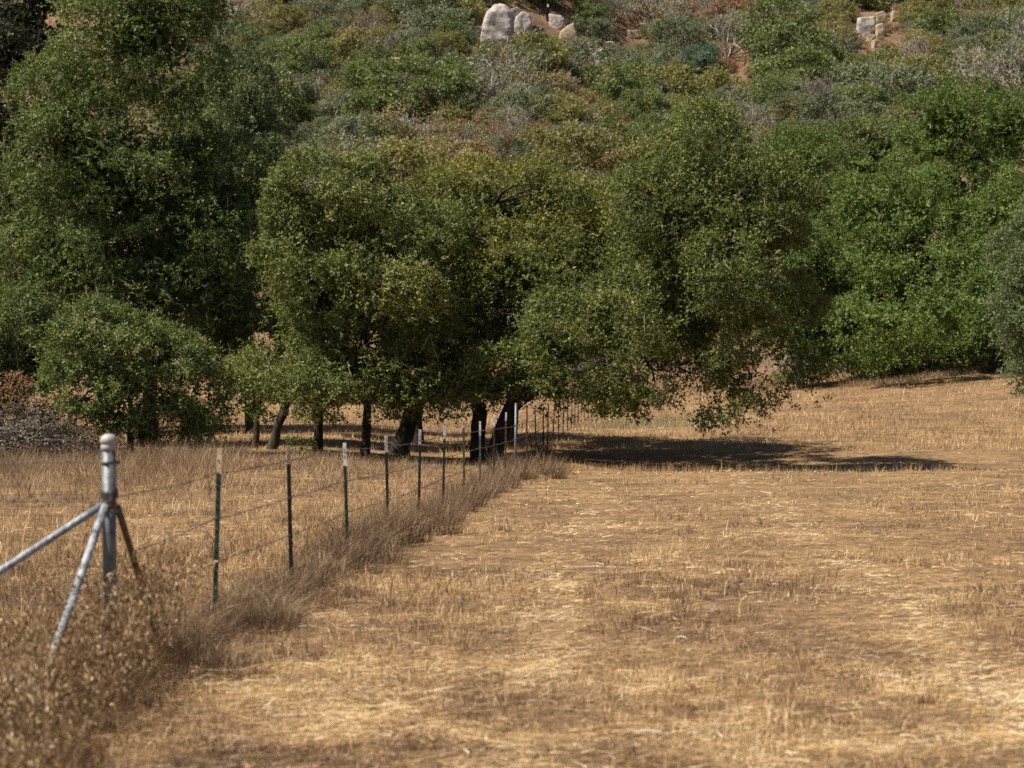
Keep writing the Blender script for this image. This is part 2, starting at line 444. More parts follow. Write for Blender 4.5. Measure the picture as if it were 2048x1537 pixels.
NLEAF = [0]
def make_tree(name, label, cat, base, trunks, masses, n_leaves, L, lump_r, mat, group=None, limbs=14, twig=.14, sprig=.30, core=7000, **kw):
    """trunks: list of (points, radii)"""
    root = empty(name, base)
    tag(root, label, cat, group)
    b = np.array(base)
    ms = [(np.array(c) - b, r) for c, r in masses]
    V, tint, (C, R, p, ax, sl) = foliage(ms, n_leaves, L, lump_r, sprig=sprig, **kw)
    if core:
        cn = core  # large darker leaves added inside the crown to block light and view
        mi = rng.choice(len(ms), cn, p=np.array([r[0] * r[1] * r[2] for c, r in ms]) / sum(r[0] * r[1] * r[2] for c, r in ms))
        mc = np.array([c for c, r in ms])[mi]; mr = np.array([r for c, r in ms])[mi]
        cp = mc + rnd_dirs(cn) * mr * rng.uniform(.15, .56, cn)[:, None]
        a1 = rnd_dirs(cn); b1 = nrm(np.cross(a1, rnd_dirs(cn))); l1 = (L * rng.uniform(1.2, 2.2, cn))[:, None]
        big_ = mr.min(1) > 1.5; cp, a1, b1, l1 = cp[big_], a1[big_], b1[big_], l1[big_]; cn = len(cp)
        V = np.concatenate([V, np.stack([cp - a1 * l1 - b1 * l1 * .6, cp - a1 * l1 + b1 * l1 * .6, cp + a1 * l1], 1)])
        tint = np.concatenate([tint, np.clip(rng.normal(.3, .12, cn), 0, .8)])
    NLEAF[0] += len(V)
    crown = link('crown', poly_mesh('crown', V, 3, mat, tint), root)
    tops = []
    for pts, rad in trunks:
        pts = [np.array(q) - b for q in pts]; rad = [q * .60 for q in rad]
        tb = MB()
        # smooth the trunk line
        fine, fr = [], []
        for i in range(len(pts) - 1):
            for k in range(4):
                t = k / 4; fine.append(pts[i] * (1 - t) + pts[i + 1] * t + rng.normal(0, .02, 3)); fr.append(rad[i] * (1 - t) + rad[i + 1] * t)
        fine.append(pts[-1]); fr.append(rad[-1])
        fine.insert(0, fine[0] - np.array([0, 0, .35])); fr.insert(0, fr[0] * 1.5); fr[1] *= 1.25
        tb.tube(fine, fr, 12, wob=.35, wobf=2.2)
        tb.build('trunk', M['bark'], root, True)
        tops.append((pts[-1], rad[-1]))
    if limbs and tops:
        lbs = [MB() for _ in tops]; idx = rng.choice(len(C), min(limbs, len(C)), replace=False)
        for i in idx:
            ti = min(range(len(tops)), key=lambda q: np.linalg.norm(tops[q][0] - C[i]))
            (tp, tr), lb = tops[ti], lbs[ti]
            if np.linalg.norm(tp - C[i]) > 5.5: continue
            pth = limb_path(tp, C[i], 7)
            r0 = min(tr * .5, .085)
            lb.tube(pth, np.linspace(r0, .025, 7), 6, wob=.2)
            for j in rng.choice(len(C), 3, replace=False) if len(C) > 3 else []:
                near = np.argsort(np.linalg.norm(C - C[i], axis=1))[1:4]
                for q in near[:2]:
                    lb.tube(limb_path(pth[4], C[q], 5), np.linspace(.06, .012, 5), 5)
                break
        for lb in lbs:
            if lb.v: lb.build('limbs', M['bark'], root, True)
    if twig > 0:
        k = rng.random(len(p)) < twig
        a = p[k] - ax[k] * sl[k][:, None] * rng.uniform(.5, 1.6, k.sum())[:, None]; e = p[k] + ax[k] * sl[k][:, None] * rng.uniform(.4, 1.3, k.sum())[:, None]
        TV = stick_quads(a, e, np.full(k.sum(), L * .085))
        tw = link('twigs', poly_mesh('twigs', TV, 3, M['twig_grey'], rng.random(len(TV))), root)
        tw['kind'] = 'stuff'
    return root

def g3(px, d): return np.array(on(px, d))

# --- the oaks along the fence
DOFF[0] = 6.5
make_tree('oak_tree', 'tall broad oak at the left edge, its crown running off the top', 'tree', on(300, 51),
    [([g3(300, 51), P(300, 720, 51), P(290, 560, 51)], [.38, .30, .22])],
    pxmass([(280, 90, 185, 170, 51, 2.9), (130, 270, 120, 150, 50.5, 2.6), (240, 350, 210, 190, 50, 3.4), (430, 430, 125, 210, 51.5, 3.0),
            (130, 540, 150, 150, 49.5, 2.8), (330, 560, 150, 150, 50, 2.8), (450, 650, 95, 120, 51.5, 2.2), (60, 640, 100, 110, 49.8, 2.2),
            (330, -80, 150, 130, 51.5, 2.4), (30, 430, 90, 120, 50.5, 2.2), (500, 560, 70, 120, 52.5, 2.2), (520, 700, 80, 80, 51, 2.0), (450, 740, 90, 70, 50, 2.0), (520, 790, 70, 40, 49, 1.6), (400, 800, 80, 45, 50, 1.6), (30, 740, 80, 70, 50, 1.8)], 51),
    205000, .090, 1.05, M['oak_left'], limbs=18, zmin=.5, core=11000, gap=.40)
DOFF[0] = 1.0
make_tree('oak_tree', 'rounded oak shrub with drooping leafy sides in front of the tall left oak', 'shrub', on(260, 46.8),
    [([g3(260, 46.8), P(262, 840, 46.8), P(255, 760, 46.8)], [.16, .12, .08])],
    pxmass([(215, 700, 120, 105, 46.6, 1.7), (320, 740, 110, 95, 46.4, 1.6), (170, 775, 80, 75, 46.4, 1.3), (395, 775, 60, 75, 46.5, 1.1), (270, 800, 110, 55, 46.2, 1.3), (200, 845, 90, 40, 46.4, 1.2), (340, 845, 100, 45, 46.4, 1.2), (430, 830, 50, 45, 47, 1.0)], 46.8),
    80000, .075, .62, M['oak_left'], limbs=12, tint_bias=.07, zmin=.12, twig=.12, core=0)
DOFF[0] = 0.0
make_tree('oak_tree', 'leafy oak shrub at the left edge above the brush pile', 'shrub', on(0, 50),
    [([g3(0, 50), P(0, 800, 50), P(5, 730, 50)], [.14, .11, .07])],
    pxmass([(10, 640, 95, 90, 50.5, 1.8), (-40, 740, 110, 90, 50.5, 1.8), (60, 720, 55, 70, 51, 1.2), (75, 800, 60, 50, 51, 1.2)], 50),
    42000, .08, .7, M['oak_left'], limbs=8, tint_bias=-.05, zmin=.3, core=0)
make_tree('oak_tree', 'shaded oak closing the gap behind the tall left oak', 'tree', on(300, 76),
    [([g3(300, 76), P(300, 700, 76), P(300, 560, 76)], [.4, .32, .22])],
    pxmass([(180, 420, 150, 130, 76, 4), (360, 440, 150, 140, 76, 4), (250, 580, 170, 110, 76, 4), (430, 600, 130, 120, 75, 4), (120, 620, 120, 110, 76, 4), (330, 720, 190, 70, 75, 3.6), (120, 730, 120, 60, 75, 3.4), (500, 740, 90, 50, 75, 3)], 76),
    32000, .18, 1.2, M['oak_shade_dark'], limbs=8, sprig=.45, twig=.05)
DOFF[0] = 4
make_tree('oak_tree', 'oak with shade darkened leaves behind the tall oak in the top left corner', 'tree', on(-10, 64),
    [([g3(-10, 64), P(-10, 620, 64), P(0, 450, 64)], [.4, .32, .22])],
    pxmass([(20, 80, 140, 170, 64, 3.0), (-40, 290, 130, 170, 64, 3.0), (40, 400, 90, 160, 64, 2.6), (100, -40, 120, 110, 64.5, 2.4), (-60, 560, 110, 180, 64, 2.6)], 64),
    50000, .12, .9, M['oak_shade_dark'], limbs=16, gap=.42, twig=.16)
DOFF[0] = 0.5
make_tree('oak_tree', 'grey green oak showing between the tall oak and the hillside', 'tree', on(500, 72),
    [([g3(500, 72), P(500, 620, 72), P(500, 400, 72)], [.35, .28, .16])],
    pxmass([(495, 190, 65, 90, 72, 2.2), (520, 300, 75, 110, 72, 2.4), (470, 440, 90, 150, 72, 2.4), (455, 90, 45, 60, 72, 1.6)], 72),
    42000, .10, .75, M['oak_gray'], limbs=12, tint_bias=-.08, twig=.14)
DOFF[0] = -7.0
make_tree('oak_tree', 'rounded oak with several slim trunks left of the forked oak', 'tree', on(650, 58.5),
    [([g3(545, 59), P(572, 800, 59), P(610, 700, 59)], [.26, .20, .14]),
     ([g3(636, 58.5), P(640, 800, 58.5), P(655, 690, 58.5)], [.24, .20, .14]),
     ([g3(732, 58), P(735, 800, 58), P(730, 690, 58)], [.22, .18, .13]),
     ([g3(510, 60), P(520, 790, 60), P(540, 720, 60)], [.16, .13, .10])],
    pxmass([(690, 430, 150, 130, 58.5, 3.2), (620, 560, 110, 140, 57.5, 2.8), (760, 560, 140, 150, 58, 3.2), (610, 680, 105, 85, 57.5, 2.4),
            (730, 690, 120, 85, 57.5, 2.6), (600, 420, 65, 90, 58, 2.0), (840, 500, 80, 130, 59.5, 2.4), (830, 700, 80, 75, 58, 2.2), (550, 755, 80, 55, 57.5, 2.0), (650, 765, 90, 55, 57, 2.2), (760, 768, 90, 55, 57, 2.2), (850, 770, 70, 50, 57.5, 1.8), (590, 815, 100, 36, 57, 1.8), (720, 820, 110, 34, 57, 1.8), (860, 815, 70, 32, 57.5, 1.6)], 58.5),
    165000, .084, 1.0, M['oak'], limbs=24, tint_bias=.05, zmin=.9, thin_z=1.45)
DOFF[0] = -5.5
make_tree('oak_tree', 'yellowing oak on a thick leaning trunk in the middle of the row', 'tree', on(800, 60),
    [([g3(796, 60), P(822, 830, 60), P(862, 745, 60), P(900, 640, 60.5)], [.46, .38, .30, .2])],
    pxmass([(960, 430, 150, 105, 61, 3.2), (1080, 440, 140, 110, 61, 3.2), (900, 560, 100, 140, 60, 2.6), (1080, 580, 130, 150, 59, 3.0),
            (960, 660, 110, 110, 59.5, 2.6), (1170, 560, 95, 150, 60, 2.6), (1190, 410, 80, 85, 61, 2.4), (880, 420, 80, 80, 61.5, 2.2), (900, 740, 80, 48, 60, 2.0), (1000, 745, 90, 45, 60, 2.0), (1110, 720, 80, 50, 60, 2.0), (930, 775, 90, 40, 60, 1.8), (1020, 780, 80, 36, 60, 1.8)], 60),
    135000, .082, 1.0, M['oak_yellow'], limbs=20, top_tint=.35, zmin=1.0, thin_z=1.8)
DOFF[0] = -6.5
make_tree('oak_tree', 'forked oak with a trunk leaning right, its crown overhanging the fence', 'tree', on(965, 59),
    [([g3(958, 59), P(957, 830, 59), P(955, 730, 59), P(1000, 620, 58.5)], [.40, .34, .28, .16]),
     ([g3(985, 58.5), P(1020, 815, 58), P(1085, 762, 57.2), P(1180, 735, 57), P(1290, 690, 57)], [.42, .34, .27, .22, .14])],
    pxmass([(1390, 310, 125, 100, 57, 3.0), (1490, 430, 110, 130, 56.5, 2.9), (1330, 450, 110, 140, 56, 2.8), (1440, 560, 120, 130, 55, 2.8), (1550, 580, 65, 120, 56, 2.2),
            (1400, 660, 110, 90, 54, 2.2), (1290, 620, 95, 120, 56, 2.4), (1500, 690, 90, 75, 54.5, 1.9), (1150, 720, 130, 55, 56.5, 2.4), (1285, 735, 110, 45, 56, 2.0),
            (1448, 770, 55, 45, 54, 1.0), (1080, 760, 90, 35, 57.5, 2.0), (1340, 745, 90, 45, 55.5, 1.8), (1210, 765, 70, 30, 56, 1.6), (1530, 740, 60, 50, 55, 1.4), (1020, 720, 100, 55, 57.5, 2.2), (1250, 400, 60, 90, 57, 1.8), (1215, 665, 85, 75, 54.5, 2.0), (1110, 665, 80, 65, 56, 2.0), (1150, 770, 110, 40, 57, 1.8), (1240, 792, 80, 28, 56, 1.4), (1345, 790, 70, 30, 55, 1.2), (1450, 795, 62, 42, 54, 1.0), (1460, 830, 34, 26, 54, .7)], 57),
    195000, .082, .98, M['oak'], limbs=26, tint_bias=-.02, zmin=.6, thin_z=1.0)

DOFF[0] = -7
make_tree('oak_tree', 'oak standing behind the yellowing and the forked oak', 'tree', on(1015, 68),
    [([g3(1015, 68), P(1030, 760, 68), P(1120, 640, 68)], [.42, .34, .24])],
    pxmass([(1130, 480, 130, 110, 66, 4), (1260, 500, 130, 130, 65, 4.5), (1200, 640, 170, 90, 66, 5), (1050, 600, 110, 110, 68, 4), (1340, 620, 90, 90, 63, 4)], 66),
    42000, .13, 1.1, M['oak'], limbs=8, sprig=.4, zmin=1.8)
DOFF[0] = -8
make_tree('oak_tree', 'oak deep behind the slim trunks at the back of the row', 'tree', on(830, 73),
    [([g3(830, 73), P(830, 740, 73), P(830, 620, 73)], [.4, .32, .22])],
    pxmass([(760, 520, 130, 120, 73, 4), (880, 560, 130, 120, 73, 4), (700, 660, 120, 80, 73, 3.6), (860, 680, 120, 70, 72.5, 3.6), (580, 640, 90, 100, 74, 3)], 73),
    32000, .14, 1.1, M['oak'], limbs=8, sprig=.4, zmin=1.8)

DOFF[0] = 0.0
# --- the trees right of the field
make_tree('oak_tree', 'large bright green oak skirted to the ground at the right field edge', 'tree', on(1790, 106),
    [([g3(1790, 106), P(1790, 640, 106), P(1790, 500, 106)], [.5, .4, .25])],
    pxmass([(1790, 440, 150, 120, 107, 5), (1720, 560, 105, 120, 105.5, 4), (1850, 590, 130, 125, 104.5, 4.6), (1680, 660, 60, 80, 105, 3), (1770, 680, 110, 70, 103.5, 3.4),
            (1910, 690, 90, 65, 104, 3.2), (1930, 500, 80, 110, 106, 3.6), (1660, 520, 60, 100, 107, 3), (1740, 735, 60, 22, 103, 1.6), (1860, 735, 80, 22, 103.5, 1.6), (1800, 690, 80, 26, 98.5, 2.6), (1900, 680, 70, 26, 98.5, 2.4), (1770, 640, 100, 60, 95.5, 2.2), (1880, 640, 90, 60, 95.5, 2.2)], 106),
    110000, .15, 1.25, M['oak_bright'], limbs=12, sprig=.5, twig=.03, tint_bias=.03)
make_tree('oak_tree', 'bright oak filling the gap before the right edge', 'tree', on(1985, 100),
    [([g3(1985, 100), P(1985, 640, 100), P(1985, 540, 100)], [.4, .3, .2])],
    pxmass([(1985, 560, 85, 110, 100, 3.4), (1960, 670, 75, 80, 99, 3), (2040, 450, 100, 110, 102, 3.6), (2010, 720, 70, 40, 98.5, 2)], 100),
    40000, .15, 1.2, M['oak_bright'], limbs=6, sprig=.5, twig=.03)
make_tree('oak_tree', 'leafy oak behind the right end of the overhanging crown', 'tree', on(1600, 104),
    [([g3(1600, 104), P(1600, 660, 104), P(1600, 560, 104)], [.35, .28, .18])],
    pxmass([(1600, 520, 70, 90, 104, 3), (1570, 630, 70, 80, 104, 3), (1650, 640, 60, 80, 104, 2.6), (1590, 725, 65, 40, 103, 2.2), (1650, 715, 45, 40, 103, 2)], 104),
    30000, .15, 1.1, M['oak_bright'], limbs=6, sprig=.5, twig=.04, tint_bias=-.12)
make_tree('oak_tree', 'dark green oak between the overhanging crown and the bright oak', 'tree', on(1600, 116),
    [([g3(1600, 116), P(1600, 560, 116), P(1600, 430, 116)], [.4, .3, .2])],
    pxmass([(1600, 330, 90, 75, 116, 3.6), (1560, 420, 80, 100, 116, 3.4), (1640, 450, 60, 110, 115, 3), (1620, 600, 60, 100, 113, 3)], 116),
    42000, .15, 1.15, M['oak_bright'], limbs=8, sprig=.5, twig=.03, tint_bias=-.10)
make_tree('oak_tree', 'tall oak rising behind the bright oak at the right edge', 'tree', on(1960, 124),
    [([g3(1960, 124), P(1960, 500, 124), P(1950, 320, 124)], [.5, .4, .2])],
    pxmass([(1890, 250, 90, 90, 124, 4), (2010, 260, 100, 110, 124, 4), (1870, 380, 110, 110, 123, 4), (2000, 420, 120, 120, 122, 4), (1960, 560, 110, 90, 119, 3.6)], 124),
    62000, .16, 1.3, M['oak_bright'], limbs=8, sprig=.5, twig=.03, tint_bias=-.05)
make_tree('oak_tree', 'pale olive oak on the slope above the bright oak', 'tree', on(1740, 130),
    [([g3(1740, 130), P(1740, 500, 130), P(1740, 350, 130)], [.4, .3, .2])],
    pxmass([(1740, 310, 95, 80, 130, 4), (1690, 390, 70, 80, 129, 3), (1800, 390, 80, 80, 128, 3)], 130),
    36000, .17, 1.25, M['scrub_green'], limbs=6, sprig=.5, twig=.03, tint_bias=-.05)
make_tree('oak_tree', 'grey green oak cut off by the right edge, branches trailing to the field', 'tree', on(2090, 86),
    [([g3(2090, 86), P(2090, 640, 86), P(2090, 520, 86)], [.4, .32, .2])],
    pxmass([(2085, 510, 90, 115, 86, 3), (2062, 640, 80, 105, 85, 2.6), (2095, 740, 80, 80, 85, 2.2), (2050, 775, 36, 46, 84.5, 1.0), (2150, 450, 110, 130, 87, 3)], 86),
    70000, .12, .95, M['oak_gray'], limbs=10, sprig=.42, twig=.06, tint_bias=.02)
print('tree leaves', NLEAF[0])

# ------------------------------------------------------------------ hillside brush
def bare_twigs(h, r, n0=7, depth=4, w0=.06):
    A, B, W = [], [], []
    def rec(p, d, L, w, k):
        e = p + d * L
        A.append(p); B.append(e); W.append(w)
        if k == 0: return
        for _ in range(rng.integers(2, 4)):
            nd = d + rng.normal(0, .42, 3) + np.array([0, 0, .08]); nd /= np.linalg.norm(nd)
            rec(p + d * L * rng.uniform(.6, 1), nd, L * rng.uniform(.6, .85), w * .62, k - 1)
    for _ in range(n0):
        a = rng.uniform(0, 6.28); d = np.array([math.cos(a) * r / h, math.sin(a) * r / h, 1.0]) + rng.normal(0, .2, 3); d /= np.linalg.norm(d)
        rec(np.zeros(3), d, h * .36, w0, depth)
    return np.array(A), np.array(B), np.array(W)

def prisms(A, B, W):
    t = nrm(B - A); s = nrm(np.cross(t, rnd_dirs(len(A)))); u = np.cross(t, s)
    w = W[:, None]; e = .6
    c = [s * w, (-.5 * s + .866 * u) * w, (-.5 * s - .866 * u) * w]
    F_ = []
    for i in range(3):
        j = (i + 1) % 3
        F_.append(np.stack([A + c[i], A + c[j], B + c[j] * e, B + c[i] * e], 1))
    return np.concatenate(F_)

PROTO = {}
def proto(kind, k, mat, h, r, n, L, lump, gap=.36, stemw=.05, twig_mat='twig_brown', dome=True, bias=0):
    """a shrub of unit kind: foliage + stems meshes to be shared"""
    ms = []
    nm = rng.integers(4, 7)
    for i in range(nm):
        a = rng.uniform(0, 6.28); q = r * rng.uniform(.15, .62)
        rr = r * rng.uniform(.42, .66)
        zz = h * rng.uniform(.32, .66)
        ms.append((np.array((q * math.cos(a), q * math.sin(a), zz)), (rr, rr, h * rng.uniform(.28, .42))))
    V, tint, _ = foliage(ms, n, L, lump, per=9, sprig=L * 3, gap=gap, droop=0, zmin=.02, tint_bias=bias)
    f = poly_mesh(kind + '_foliage', V, 3, M[mat], tint)
    A, B, W = bare_twigs(h * .85, r * .8, 5, 2, stemw)
    s = poly_mesh(kind + '_stems', prisms(A, B, W), 4, M[twig_mat], rng.random(len(A) * 3))
    PROTO.setdefault(kind, []).append((f, s))

for k in range(4):
    proto('scrub_oak', k, 'scrub_green', 3.6, 2.5, 9000, .145, .72)
    proto('olive_bush', k, 'scrub_olive', 2.6, 2.0, 6000, .125, .55, gap=.42)
for k in range(3):
    proto('sage_bush', k, 'scrub_sage', 2.9, 2.2, 6500, .125, .6, gap=.42, twig_mat='twig_grey')
    proto('rusty_bush', k, 'scrub_red', 1.2, 1.4, 2600, .10, .4, gap=.45)
    proto('tan_bush', k, 'scrub_tan', 1.5, 1.4, 3000, .10, .4, gap=.40)
    # bare shrubs: nearly all twigs
    A, B, W = bare_twigs(3.2, 2.4, 9, 4, .045)
    tw = poly_mesh('bare_shrub_branches', prisms(A, B, np.maximum(W, .014)), 4, M['twig_grey'], np.repeat(rng.random(len(A)), 3)[:len(A) * 3])
    V, tint, _ = foliage([(np.array((0, 0, 1.9)), (2.0, 2.0, 1.3))], 1300, .12, .5, per=5, gap=.3, sprig=.5)
    lf = poly_mesh('bare_shrub_leaves', V, 3, M['scrub_sage' if k else 'scrub_tan'], tint)
    PROTO.setdefault('bare_shrub', []).append((lf, tw))
proto('blue_tree', 0, 'scrub_blue', 5.2, 3.6, 14000, .16, .85, gap=.4, stemw=.12)

KINDS = {
 'scrub_oak': ('rounded green scrub oak on the hillside', 'shrub', 'green scrub oaks on the hillside'),
 'olive_bush': ('olive yellow brush on the hillside', 'shrub', 'olive bushes on the hillside'),
 'sage_bush': ('soft grey green sage bush on the hillside', 'shrub', 'grey green bushes on the hillside'),
 'rusty_bush': ('low rusty red brush on the hillside', 'shrub', 'rusty low brush on the hillside'),
 'tan_bush': ('low straw coloured brush on the hillside', 'shrub', 'straw coloured brush on the hillside'),
 'bare_shrub': ('leafless grey twiggy shrub on the hillside', 'shrub', 'bare grey shrubs on the hillside'),
}
def put_shrub(kind, x, y, s, label=None, group=None, sz=None, idx=None):
    f, st = PROTO[kind][rng.integers(len(PROTO[kind])) if idx is None else idx]
    lab = KINDS.get(kind, (label, 'tree', None))
    o = empty(kind, (x, y, float(gz(x, y)) - .12 * s), rng.uniform(0, 6.28))
    o.scale = (s * rng.uniform(.85, 1.2), s * rng.uniform(.85, 1.2), s if sz is None else sz)
    tag(o, label or lab[0], lab[1], group if label else lab[2])
    link('foliage', f, o); link('stems', st, o)
    return o

# boulders: (x, y, rx, ry px, material, label)
BOULD = [
 (998, 52, 37, 46, 'rock', 'largest pale granite slab with a smooth face on the hilltop', 1.0),
 (1018, 74, 14, 24, 'rock', 'narrow pale block leaning against the foot of the largest slab', .9),
 (1046, 50, 17, 30, 'rock', 'upright granite block right of the largest slab, dark on its right', 1.2),
 (1024, 32, 16, 18, 'rock_grey', 'lichen grey rock wedged behind the top of the largest slab', .9),
 (1072, 66, 15, 18, 'rock_grey', 'dark grey boulder between the two pale outcrops', 1.0),
 (1070, 82, 9, 6, 'rock', 'small pale stone under the dark grey boulder', 1.0),
 (948, 62, 15, 11, 'rock_grey', 'low grey boulder left of the largest slab', 1.0),
 (1137, 72, 24, 26, 'rock_gold', 'ochre streaked granite hump right of the utility pole', 1.1),
 (1112, 38, 17, 22, 'rock', 'pale boulder behind the utility pole foot', 1.0),
 (1168, 92, 16, 7, 'rock', 'flat stone at the right foot of the ochre hump', 1.0),
 (1216, 88, 14, 6, 'rock', 'flat stone on the reddish terrace right of the ochre hump', 1.0),
 (1267, 68, 13, 11, 'rock_gold', 'small cream boulder at the right end of the reddish terrace', 1.0),
 (1194, 116, 18, 20, 'rock', 'layered cream rock among brush below the reddish terrace', 1.0),
 (928, 134, 9, 14, 'rock', 'small upright stone low on the hillside below the slab', 1.0),
 (942, 132, 6, 10, 'rock', 'small stone beside the upright stone below the slab', 1.0),
 (788, 126, 14, 14, 'rock_gold', 'lone pale rock on the left of the hillside', 1.0),
 (1735, 54, 24, 26, 'rock', 'squarish boulder at the left of the right hand outcrop', 1.0),
 (1763, 36, 14, 16, 'rock_gold', 'tan block on top of the right hand outcrop', 1.0),
 (1762, 62, 12, 18, 'rock_gold', 'tan block in the middle of the right hand outcrop', .9),
 (1745, 76, 11, 9, 'rock_gold', 'small rounded stone at the foot of the right hand outcrop', 1.0),
 (1793, 34, 12, 12, 'rock_gold', 'tan rock at the upper right of the right hand outcrop', 1.0),
 (1756, 88, 10, 9, 'rock_gold', 'lowest pale stone of the right hand outcrop', 1.0),
]
def rock_mesh(pts, seed, rough, sub=4):
    bm = bmesh.new()
    for p in pts: bm.verts.new([float(q) for q in p])
    r = bmesh.ops.convex_hull(bm, input=bm.verts)
    bmesh.ops.delete(bm, geom=[g for g in r['geom_interior'] if isinstance(g, bmesh.types.BMVert)], context='VERTS')
    bmesh.ops.dissolve_limit(bm, angle_limit=.12, verts=bm.verts, edges=bm.edges)
    size = max((max(v.co[k] for v in bm.verts) - min(v.co[k] for v in bm.verts)) for k in range(3))
    bmesh.ops.bevel(bm, geom=list(bm.edges), offset=size * .03, segments=1, affect='EDGES', profile=.6, clamp_overlap=True)
    bmesh.ops.triangulate(bm, faces=bm.faces)
    for _ in range(3):
        el = [e for e in bm.edges if e.calc_length() > size * .06]
        if not el: break
        bmesh.ops.subdivide_edges(bm, edges=el, cuts=1, use_grid_fill=False)
        bmesh.ops.triangulate(bm, faces=bm.faces)
    bm.normal_update()
    sd = Vector(seed)
    for v in bm.verts:
        p = v.co / size
        k = .026 * mnoise.noise(p * 3.2 + sd) + .020 * mnoise.noise(p * 8 + sd) + .014 * mnoise.noise(p * 20 + sd)
        v.co += v.normal * k * size * rough
    me = bpy.data.meshes.new('boulder'); bm.to_mesh(me); bm.free()
    me.polygons.foreach_set('use_smooth', [True] * len(me.polygons))
    return me
def boulder(c, r, mat, label, outline=None):
    if outline is None:
        n = 16
        d = rnd_dirs(n); d = np.sign(d) * np.abs(d) ** .42
        pts = d * np.array(r) * rng.uniform(.86, 1.1, (n, 1))
    else:
        pts = []
        for (ox, oz) in outline:       # a traced outline gets its own thickness, thinner towards the front
            pts.append((ox * 1.12, 0, oz * 1.06)); pts.append((ox * .98 + rng.normal(0, .04) * r[0], -r[1] * rng.uniform(.55, .85), oz * .97 - .04 * r[2])); pts.append((ox * .85, r[1], oz * .8))
        pts = np.array(pts)
    me = rock_mesh(pts, rng.uniform(-40, 40, 3), 1.0)
    me.materials.append(M[mat])
    o = link('boulder', me); o.location = c
    if outline is None: o.rotation_euler = (0, 0, rng.uniform(-.3, .3))
    tag(o, label, 'boulder', 'granite boulders on the hillside')
    return o
OUTL = {0: [(962, 84), (966, 52), (974, 26), (988, 11), (1004, 9), (1016, 18), (1026, 32), (1025, 60), (1014, 90), (998, 102), (974, 102)],
        1: [(1006, 94), (1008, 70), (1018, 58), (1027, 64), (1026, 90), (1014, 100)],
        2: [(1026, 66), (1030, 38), (1044, 22), (1058, 28), (1064, 48), (1060, 74), (1042, 82)],
        3: [(1020, 50), (1022, 20), (1034, 13), (1046, 20), (1048, 34), (1036, 56)],
        7: [(1116, 90), (1122, 64), (1136, 50), (1147, 46), (1154, 66), (1156, 92)],
        16: [(1714, 66), (1718, 36), (1750, 32), (1752, 60), (1742, 76), (1724, 78)],
        17: [(1753, 50), (1754, 26), (1768, 21), (1774, 30), (1773, 52)],
        18: [(1752, 78), (1754, 50), (1766, 46), (1772, 58), (1768, 80)]}
ROCKS = []
for bi, (x, y, rx, ry, mt, lab, dk) in enumerate(BOULD):
    if bi in OUTL:
        ys = [q[1] for q in OUTL[bi]]; xs = [q[0] for q in OUTL[bi]]
        gx, gy, g = at((min(xs) + max(xs)) / 2, max(ys) - 4)
        gy += 1.4; sc_ = F / gy
        cxp, cyp = (min(xs) + max(xs)) / 2, (min(ys) + max(ys)) / 2
        ol = [((q[0] - cxp) / sc_, (cyp - q[1]) / sc_) for q in OUTL[bi]]
        r = ((max(xs) - min(xs)) / 2 / sc_, (max(xs) - min(xs)) / 2 / sc_ * .8, (max(ys) - min(ys)) / 2 / sc_)
        c = ((cxp - CX) / sc_, gy, CAMZ + (HY - cyp) / sc_)
        boulder(c, r, mt, lab, ol)
        continue
    gx, gy, g = at(x, y + ry * .75)
    sc_ = F / gy
    r = (rx / sc_ * 1.1, max(rx, ry) / sc_ * .8 * dk, ry / sc_ * 1.15)
    boulder((gx, gy + r[1] * .35, g + r[2] * .55), r, mt, lab)

